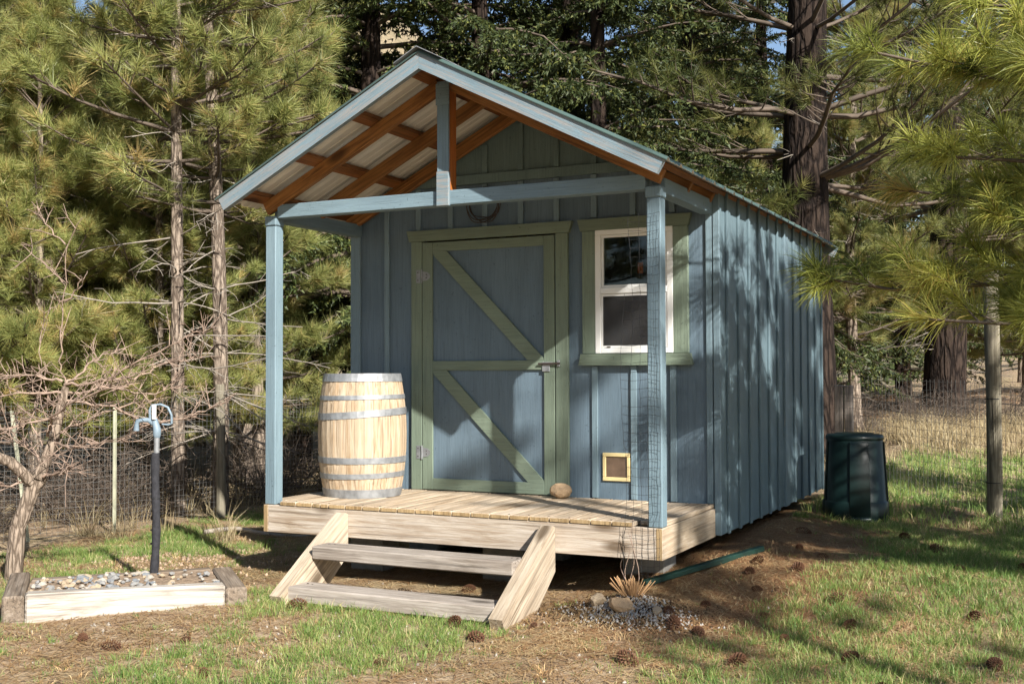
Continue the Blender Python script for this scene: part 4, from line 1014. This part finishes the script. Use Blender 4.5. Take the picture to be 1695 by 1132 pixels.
# ------------------------------------------------------------------ bare fruit tree
rng = np.random.default_rng(12)
FX, FY2 = -1.5, -.85; FZ = gz(FX, FY2)
ft = empty('fruit_tree', (FX, FY2, FZ), 'bare pruned fruit tree with reddish twigs at the end of the stone bed', 'tree')
R3 = np.array([_rt.x, _rt.y, 0]); U3 = np.array([0, 0, 1.0]); N3 = np.array([-.4446, .8955, 0])
def fp(u, v, dn=0.0):       # local point: metres right, up, back from the foot of the tree (pixel offsets / 236)
    return (u - 15) / 236 * R3 + (955 - v) / 236 * U3 + dn * N3
limbs = [[(15, 960, 0), (22, 870, 0), (45, 805, .02), (60, 785, .03)], [(55, 790, 0), (75, 725, .06), (84, 665, .1), (88, 640, .12)], [(45, 795, 0), (20, 760, -.1), (-15, 740, -.2), (-60, 700, -.3)]]
twigs = [[(88, 640, .12), (80, 600, .1), (84, 545, .08), (92, 470, .05), (97, 405, .0), (130, 362, -.05)], [(97, 405, 0), (62, 372, .05), (40, 350, .1)], [(88, 636, .1), (150, 632, 0), (220, 602, -.1), (300, 562, -.2), (365, 541, -.25)],
         [(84, 662, .1), (160, 674, .2), (212, 704, .3), (285, 690, .35), (338, 668, .4)], [(84, 630, .1), (40, 618, 0), (-20, 632, -.1)], [(80, 668, .1), (40, 672, .25), (-10, 690, .4)], [(60, 785, 0), (100, 776, -.1), (135, 762, -.2)],
         [(70, 730, .06), (120, 738, -.15), (160, 728, -.25), (232, 724, -.3)], [(70, 720, 0), (95, 690, -.2), (150, 655, -.35), (215, 640, -.45), (260, 632, -.5)], [(60, 750, .1), (20, 700, .2), (30, 640, .3), (20, 560, .35), (40, 480, .4)],
         [(88, 640, .1), (110, 600, .3), (150, 575, .45)], [(84, 650, .1), (140, 640, .3), (200, 655, .45), (262, 640, .5)], [(45, 790, 0), (10, 800, -.1), (-30, 790, -.2)], [(92, 470, .05), (60, 440, .1), (5, 400, .2)], [(92, 500, .05), (130, 470, -.05), (138, 450, -.05)], [(70, 720, .05), (130, 690, .2), (190, 668, .3), (240, 660, .35)], [(86, 650, .1), (20, 650, .05), (-40, 660, 0)], [(60, 770, 0), (20, 735, .2), (-30, 730, .3)], [(80, 690, .1), (40, 700, -.2), (0, 715, -.3)], [(150, 632, 0), (200, 625, .15), (250, 600, .25), (310, 590, .3)]]
tl = []; bl = []; sl = []
for i, l in enumerate(limbs):
    p_ = np.array([fp(*q) for q in l]); tl.append((p_, np.linspace(.062 if i == 0 else .042, .045 if i == 0 else .026, len(l))))
for ti, l in enumerate(twigs):
    p_ = np.array([fp(*q) for q in l]); k = 4 * len(l); s_ = np.linspace(0, len(l) - 1, k); p2 = np.stack([np.interp(s_, np.arange(len(l)), p_[:, j]) for j in range(3)], 1)
    p2[1:-1] += rng.normal(size=(k - 2, 3)) * .008; bl.append((p2, np.linspace(.006 if ti in (0, 1, 9, 13, 14) else .011, .0024, k)))
    for j in range(int(k * (.45 if ti in (0, 1, 9, 13, 14) else 1.9))):
        a = rng.integers(2, k - 1); d = p2[a] - p2[a - 1]; d /= np.linalg.norm(d) + 1e-6
        s = d * rng.uniform(.1, .9) + rng.normal(size=3) * .6 + np.array([0, 0, .35]); s /= np.linalg.norm(s); l_ = rng.uniform(.04, .26)
        q = [p2[a], p2[a] + s * l_ * .5, p2[a] + s * l_ + rng.normal(size=3) * .02]; sl.append((np.array(q), np.array([.004, .003, .0018])))
        if l_ > .14:
            for _ in range(2):
                s2 = s + rng.normal(size=3) * .7; s2 /= np.linalg.norm(s2); sl.append((np.array([q[1], q[1] + s2 * .08]), np.array([.0028, .0016])))
tubes('trunk', tl, 12, BARKF, ft, (FX, FY2, FZ)); tubes('branches', bl, 6, TWIGF, ft, (FX, FY2, FZ))['kind'] = 'stuff'; tubes('twigs', sl, 4, TWIGF, ft, (FX, FY2, FZ))['kind'] = 'stuff'

# ------------------------------------------------------------------ brush, fallen branch, grass, litter
def brush_mesh(seed, n, h, rad, mat, r0=.005):
    r = np.random.default_rng(seed); ps = []
    for i in range(n):
        a = r.uniform(0, 6.28); el = r.uniform(.5, 1.5); l = h * r.uniform(.5, 1.1); st = np.array([math.cos(a), math.sin(a), 0]) * r.uniform(0, rad * .3)
        pa = branch_path(st, a, el, l, r.uniform(-.9, .2), r, 5); ps.append((pa, np.linspace(r0, .002, 5)))
        for j in range(4):
            q = pa[r.integers(1, 5)]; d = r.normal(size=3); d[2] = abs(d[2]) * .6; d /= np.linalg.norm(d); ps.append((np.array([q, q + d * l * .25, q + d * l * .4 + r.normal(size=3) * .03]), np.array([.003, .0025, .0015])))
    V, F = tube_arrays(ps, 3); return mesh_np('brush', V, F, mat)
BRM = mat_plain('grey brown brush', (0.10, 0.075, 0.056), .9, 0, .4, 4)  # brown tone lowered to stand in for canopy shade on the brush
BR = [brush_mesh(i, 60, .7, .6, BRM) for i in range(3)]
r_ = np.random.default_rng(91)
spots = [(-3.6, .6), (-3.3, 1.5), (-3.9, 1.6), (-3.1, 2.0), (-3.4, 3.0), (-2.95, 3.4), (-3.2, 4.2), (-2.8, 4.9), (-2.9, 5.8), (-4.0, 2.6), (-4.2, .4), (-2.6, 6.6), (-3.6, 5.2), (-1.6, 6.4), (-1.2, 5.6),
         (1.8, 14.5), (2.6, 15.5), (3.4, 16.2), (4.2, 15.4), (3.2, 13.8), (4.8, 14), (2.2, 17), (5.4, 15.5), (2.0, 12.6), (3.9, 18), (1.2, 16.5), (4.9, 17.5)]
for i, (x, y) in enumerate(spots):
    s = r_.uniform(.75, 1.25) * (1.0 if x < 0 else .95)
    o = obj('brush', BR[i % 3], None, (x, y, gz(x, y) - .02), (0, 0, r_.uniform(0, 6))); o.scale = (s, s, s)
    tag(o, 'leafless grey brown brush along the foot of the wire fence' if x < 0 else 'leafless brown brush at the edge of the wood beyond the back fence', 'shrub', 'brush by the wire fence' if x < 0 else 'brush at the wood edge')
k = np.linspace(0, 1, 10)
tag(tubes('fallen_branch', [(np.stack([-1.75 + 1.0 * k, 1.35 + .45 * k + .06 * np.sin(k * 9), ground(-1.75 + 1.0 * k, 1.35 + .45 * k) + .035 + .03 * np.sin(k * 6)], 1), .022 - .012 * k), (np.stack([-1.2 + .25 * k, 1.55 - .3 * k, ground(-1.2 + .25 * k, 1.55 - .3 * k) + .03 + .04 * k], 1), .012 - .008 * k)], 7, DEADW), 'crooked grey dead branch lying on the lawn beside the deck', 'branch')

def inside(x, y):
    """where nothing grows: shed floor, bed, step timbers"""
    r = (x > -.05) & (x < 3.02) & (y > -.02) & (y < 4.6)
    dx, dy = x - A0[0], y - A0[1]; a = dx * U[0] + dy * U[1]; b = dx * Vv[0] + dy * Vv[1]
    r |= (a > -.13) & (a < 1.27) & (b > -.02) & (b < .86)
    r |= (x > .60) & (x < 2.26) & (y > -.48) & (y < 0)
    return r
def green(x, y):
    g = fbm(x * 1.6 + 4, y * 1.6 + 8, 4) * 1.5 - .72 + .35 * (vnoise(x * 6, y * 6) - .5)
    bl = lambda cx, cy, sx, sy, w: w * np.exp(-((x - cx) / sx) ** 2 - ((y - cy) / sy) ** 2)
    g = g + .13 + bl(1.6, -1.1, .9, .45, .42) + bl(4.6, .6, .95, 1.3, .65) + bl(3.9, -.7, .7, .6, .25) + bl(4.4, 3, 1.6, 1.6, .45) + bl(-1.6, .7, 1.2, .6, .30) + bl(4.6, -1.0, .8, .6, .1)
    g = g + .5 * S((y - 3.5) / 2) * (x > 3) - bl(3.2, 1.4, .46, 1.9, .75) - bl(2.82, -.18, .5, .3, .8) - bl(.2, -2.3, .9, .5, .12) - bl(3.3, -1.3, .5, .5, .12)
    return g
def blades(n, x0, x1, y0, y1, h0, h1, wd, seed, mat, name, label, cat, mask, tb, lean=.5, clump=22):
    r = np.random.default_rng(seed); nc = n // clump; cx_ = r.uniform(x0, x1, nc); cy_ = r.uniform(y0, y1, nc); pc = mask(cx_, cy_); ok = r.random(nc) < pc; cx_, cy_, pc = cx_[ok], cy_[ok], pc[ok]
    cr_ = r.uniform(.012, .05, len(cx_)) * (wd / .0034) ** .5; cs_ = r.uniform(.6, 1.25, len(cx_)); ct_ = r.normal(0, .13, len(cx_))
    ix = np.repeat(np.arange(len(cx_)), clump); ox = r.normal(size=len(ix)); oy = r.normal(size=len(ix)); x = cx_[ix] + ox * cr_[ix]; y = cy_[ix] + oy * cr_[ix]; pr = pc[ix]
    kp_ = ~inside(x, y); x, y, pr, ix, ox, oy = x[kp_], y[kp_], pr[kp_], ix[kp_], ox[kp_], oy[kp_]; m = len(x)
    z = ground(x, y) - .004; h = r.uniform(h0, h1, m) * (.55 + .6 * np.clip(pr, 0, 1)) * cs_[ix]; a = r.uniform(0, 6.283, m); b = np.arctan2(oy, ox) + r.normal(0, .8, m); le = r.uniform(.1, lean, m)
    o = np.stack([x, y, z], 1); sd = np.stack([np.cos(a), np.sin(a), 0 * a], 1) * wd / 2; dr = np.stack([np.cos(b) * le, np.sin(b) * le, np.ones(m)], 1)
    mid = o + dr * (h * .55)[:, None]; tip = o + np.stack([dr[:, 0] * 1.9, dr[:, 1] * 1.9, 1 - le * .3], 1) * h[:, None]
    V = np.stack([o - sd, o + sd, mid + sd * .8, mid - sd * .8, tip], 1).reshape(-1, 3); q = np.arange(m) * 5
    F = np.concatenate([np.stack([q, q + 1, q + 2], 1), np.stack([q, q + 2, q + 3], 1), np.stack([q + 3, q + 2, q + 4], 1)])
    tint = np.clip(tb + ct_[ix] + r.normal(0, .12, m) + .25 * (vnoise(x * 1.3 + 50, y * 1.3) - .5) + .5 * (r.random(m) < .08), 0, 1)
    tag(obj(name, mesh_np(name, V, F, mat, tint=np.repeat(tint, 5))), label, cat, kind='stuff')
blades(400000, -2.6, 6.4, -3.0, 3.2, .024, .066, .0032, 1, GRASS, 'lawn_grass', 'short patchy green grass in front of the porch steps', 'grass', lambda x, y: np.clip(green(x, y) * 2.8, .05, 1), .52)
blades(70000, -2.6, 6.4, -3.0, 3.2, .03, .07, .003, 2, STRAW, 'dry_lawn_grass', 'dry tan grass mixed through the lawn', 'grass', lambda x, y: np.clip(.25 - green(x, y) * .5, 0.04, .3) * (vnoise(x * 2.3, y * 2.3) > .4), .6, .9, 14)
blades(60000, 3.0, 9.5, 3.2, 11.5, .05, .12, .006, 3, GRASS, 'back_lawn_grass', 'sunlit grass around the deer fence', 'grass', lambda x, y: np.clip(green(x, y) * 2.5 + .25, 0, 1) * (1 - S((y - 9) / 3)), .55)
blades(45000, 0.5, 9.5, 8.5, 17.0, .14, .38, .007, 4, DRYG, 'dry_meadow_grass', 'tall pale dry grass between the back fence and the wood', 'grass', lambda x, y: np.clip(fbm(x * 1.2, y * 1.2) * 2.4 - .6, 0, 1) * S((y - 8.5) / 2), .5, .6)
blades(16000, -4.2, -1.0, .9, 8.0, .12, .45, .005, 5, DRYG, 'dry_fence_grass', 'tufts of dry grass along the wire fence beside the shed', 'grass', lambda x, y: np.clip(fbm(x * 2.2 + 3, y * 2.2) * 3 - 1.25, 0, 1), .5, .7)
def litter(n, x0, x1, y0, y1, seed, name, label, mask, mat, l0=.09, l1=.17, wd=.0036, tb=.5):
    r = np.random.default_rng(seed); x = r.uniform(x0, x1, n); y = r.uniform(y0, y1, n); pr = mask(x, y); kp_ = (r.random(n) < pr); x, y = x[kp_], y[kp_]
    dx, dy = x - A0[0], y - A0[1]; a_ = dx * U[0] + dy * U[1]; b_ = dx * Vv[0] + dy * Vv[1]; ok = ~((a_ > -.13) & (a_ < 1.27) & (b_ > -.02) & (b_ < .86)); x, y = x[ok], y[ok]
    m = len(x); a = r.uniform(0, 6.283, m); l = r.uniform(l0, l1, m) / 2; d = np.stack([np.cos(a), np.sin(a)], 1) * l[:, None]; cv = r.normal(0, .12, m) * l
    nn = np.stack([-np.sin(a), np.cos(a)], 1)
    pts = []
    for s, off in ((-1, 0), (0, 1), (1, 0)):
        q = np.stack([x, y], 1) + d * s + nn * (cv * off)[:, None]; zz = ground(q[:, 0], q[:, 1]) + r.uniform(.003, .016, m); pts.append((q, zz))
    V = []
    for q, zz in pts:
        for s in (-1, 1): V.append(np.concatenate([q + nn * wd / 2 * s, (zz)[:, None]], 1))
    V = np.stack(V, 1).reshape(-1, 3); q = np.arange(m) * 6
    F = np.concatenate([np.stack([q, q + 1, q + 3, q + 2], 1), np.stack([q + 2, q + 3, q + 5, q + 4], 1)])
    tag(obj(name, mesh_np(name, V, F, mat, tint=np.repeat(np.clip(r.normal(tb, .25, m), 0, 1), 6))), label, 'needle litter', kind='stuff')
litter(95000, -2.6, 6.4, -3.0, 5.2, 1, 'needle_litter', 'fallen brown pine needles matted over the ground', lambda x, y: np.clip(.75 - green(x, y) * 1.2, .15, 1), STRAW, tb=.5)

RUST = mat_leaf('rusty needle duff', [(0.0, (0.16, 0.07, 0.03)), (0.5, (0.33, 0.17, 0.08)), (1.0, (0.48, 0.30, 0.15))], .1, .75)
litter(60000, 2.3, 5.2, -1.2, 5.2, 2, 'needle_duff', 'rust brown needle duff beside the shed wall', lambda x, y: np.clip(np.exp(-((x - 3.35) / .7) ** 2 - ((y - 1.5) / 2.0) ** 2) * 1.5 * (.4 + fbm(x * 3, y * 3)), 0, 1), RUST)
litter(30000, 2.3, 4.6, -1.2, 4.8, 8, 'straw_needles', 'pale fallen needles lying over the rusty duff beside the shed', lambda x, y: np.clip((fbm(x * 2.6 + 12, y * 2.6) - .36) * 4, 0, 1), STRAW, tb=.7)
litter(16000, -2.6, 6.4, -3.0, 3.2, 3, 'dark_duff', 'dark rotted needles in bare patches of the lawn', lambda x, y: np.clip((fbm(x * 1.9 + 31, y * 1.9) - .5) * 5, 0, 1), mat_leaf('dark duff', [(0, (.05, .03, .02)), (1, (.16, .09, .05))], .05, .8), .03, .08, .006)
V, F = chips(500, 1.8, -1.4, 1.6, .8, .004, .014, 16, .004); tag(obj('pebbles', mesh_np('pebbles', V, F, STONES[0])), 'small pale pebbles and wood chips strewn over the lawn', 'pebbles', kind='stuff')
V, F = chips(900, -1.1, .35, .45, .35, .006, .022, 17, .004); tag(obj('wood_chips', mesh_np('wood_chips', V, F, mat_plain('pale bark chips', (.36, .26, .18), .9, 0, .4, 20))), 'pale bark chips behind the hydrant bed', 'wood chips', kind='stuff')

litter(26000, -4, 9, 14.5, 30, 4, 'forest_floor_litter', 'orange brown needle litter on the forest floor beyond the back fence', lambda x, y: np.clip(fbm(x * .5, y * .5) * 2.2 - .4, 0, 1), RUST, .15, .4, .03)
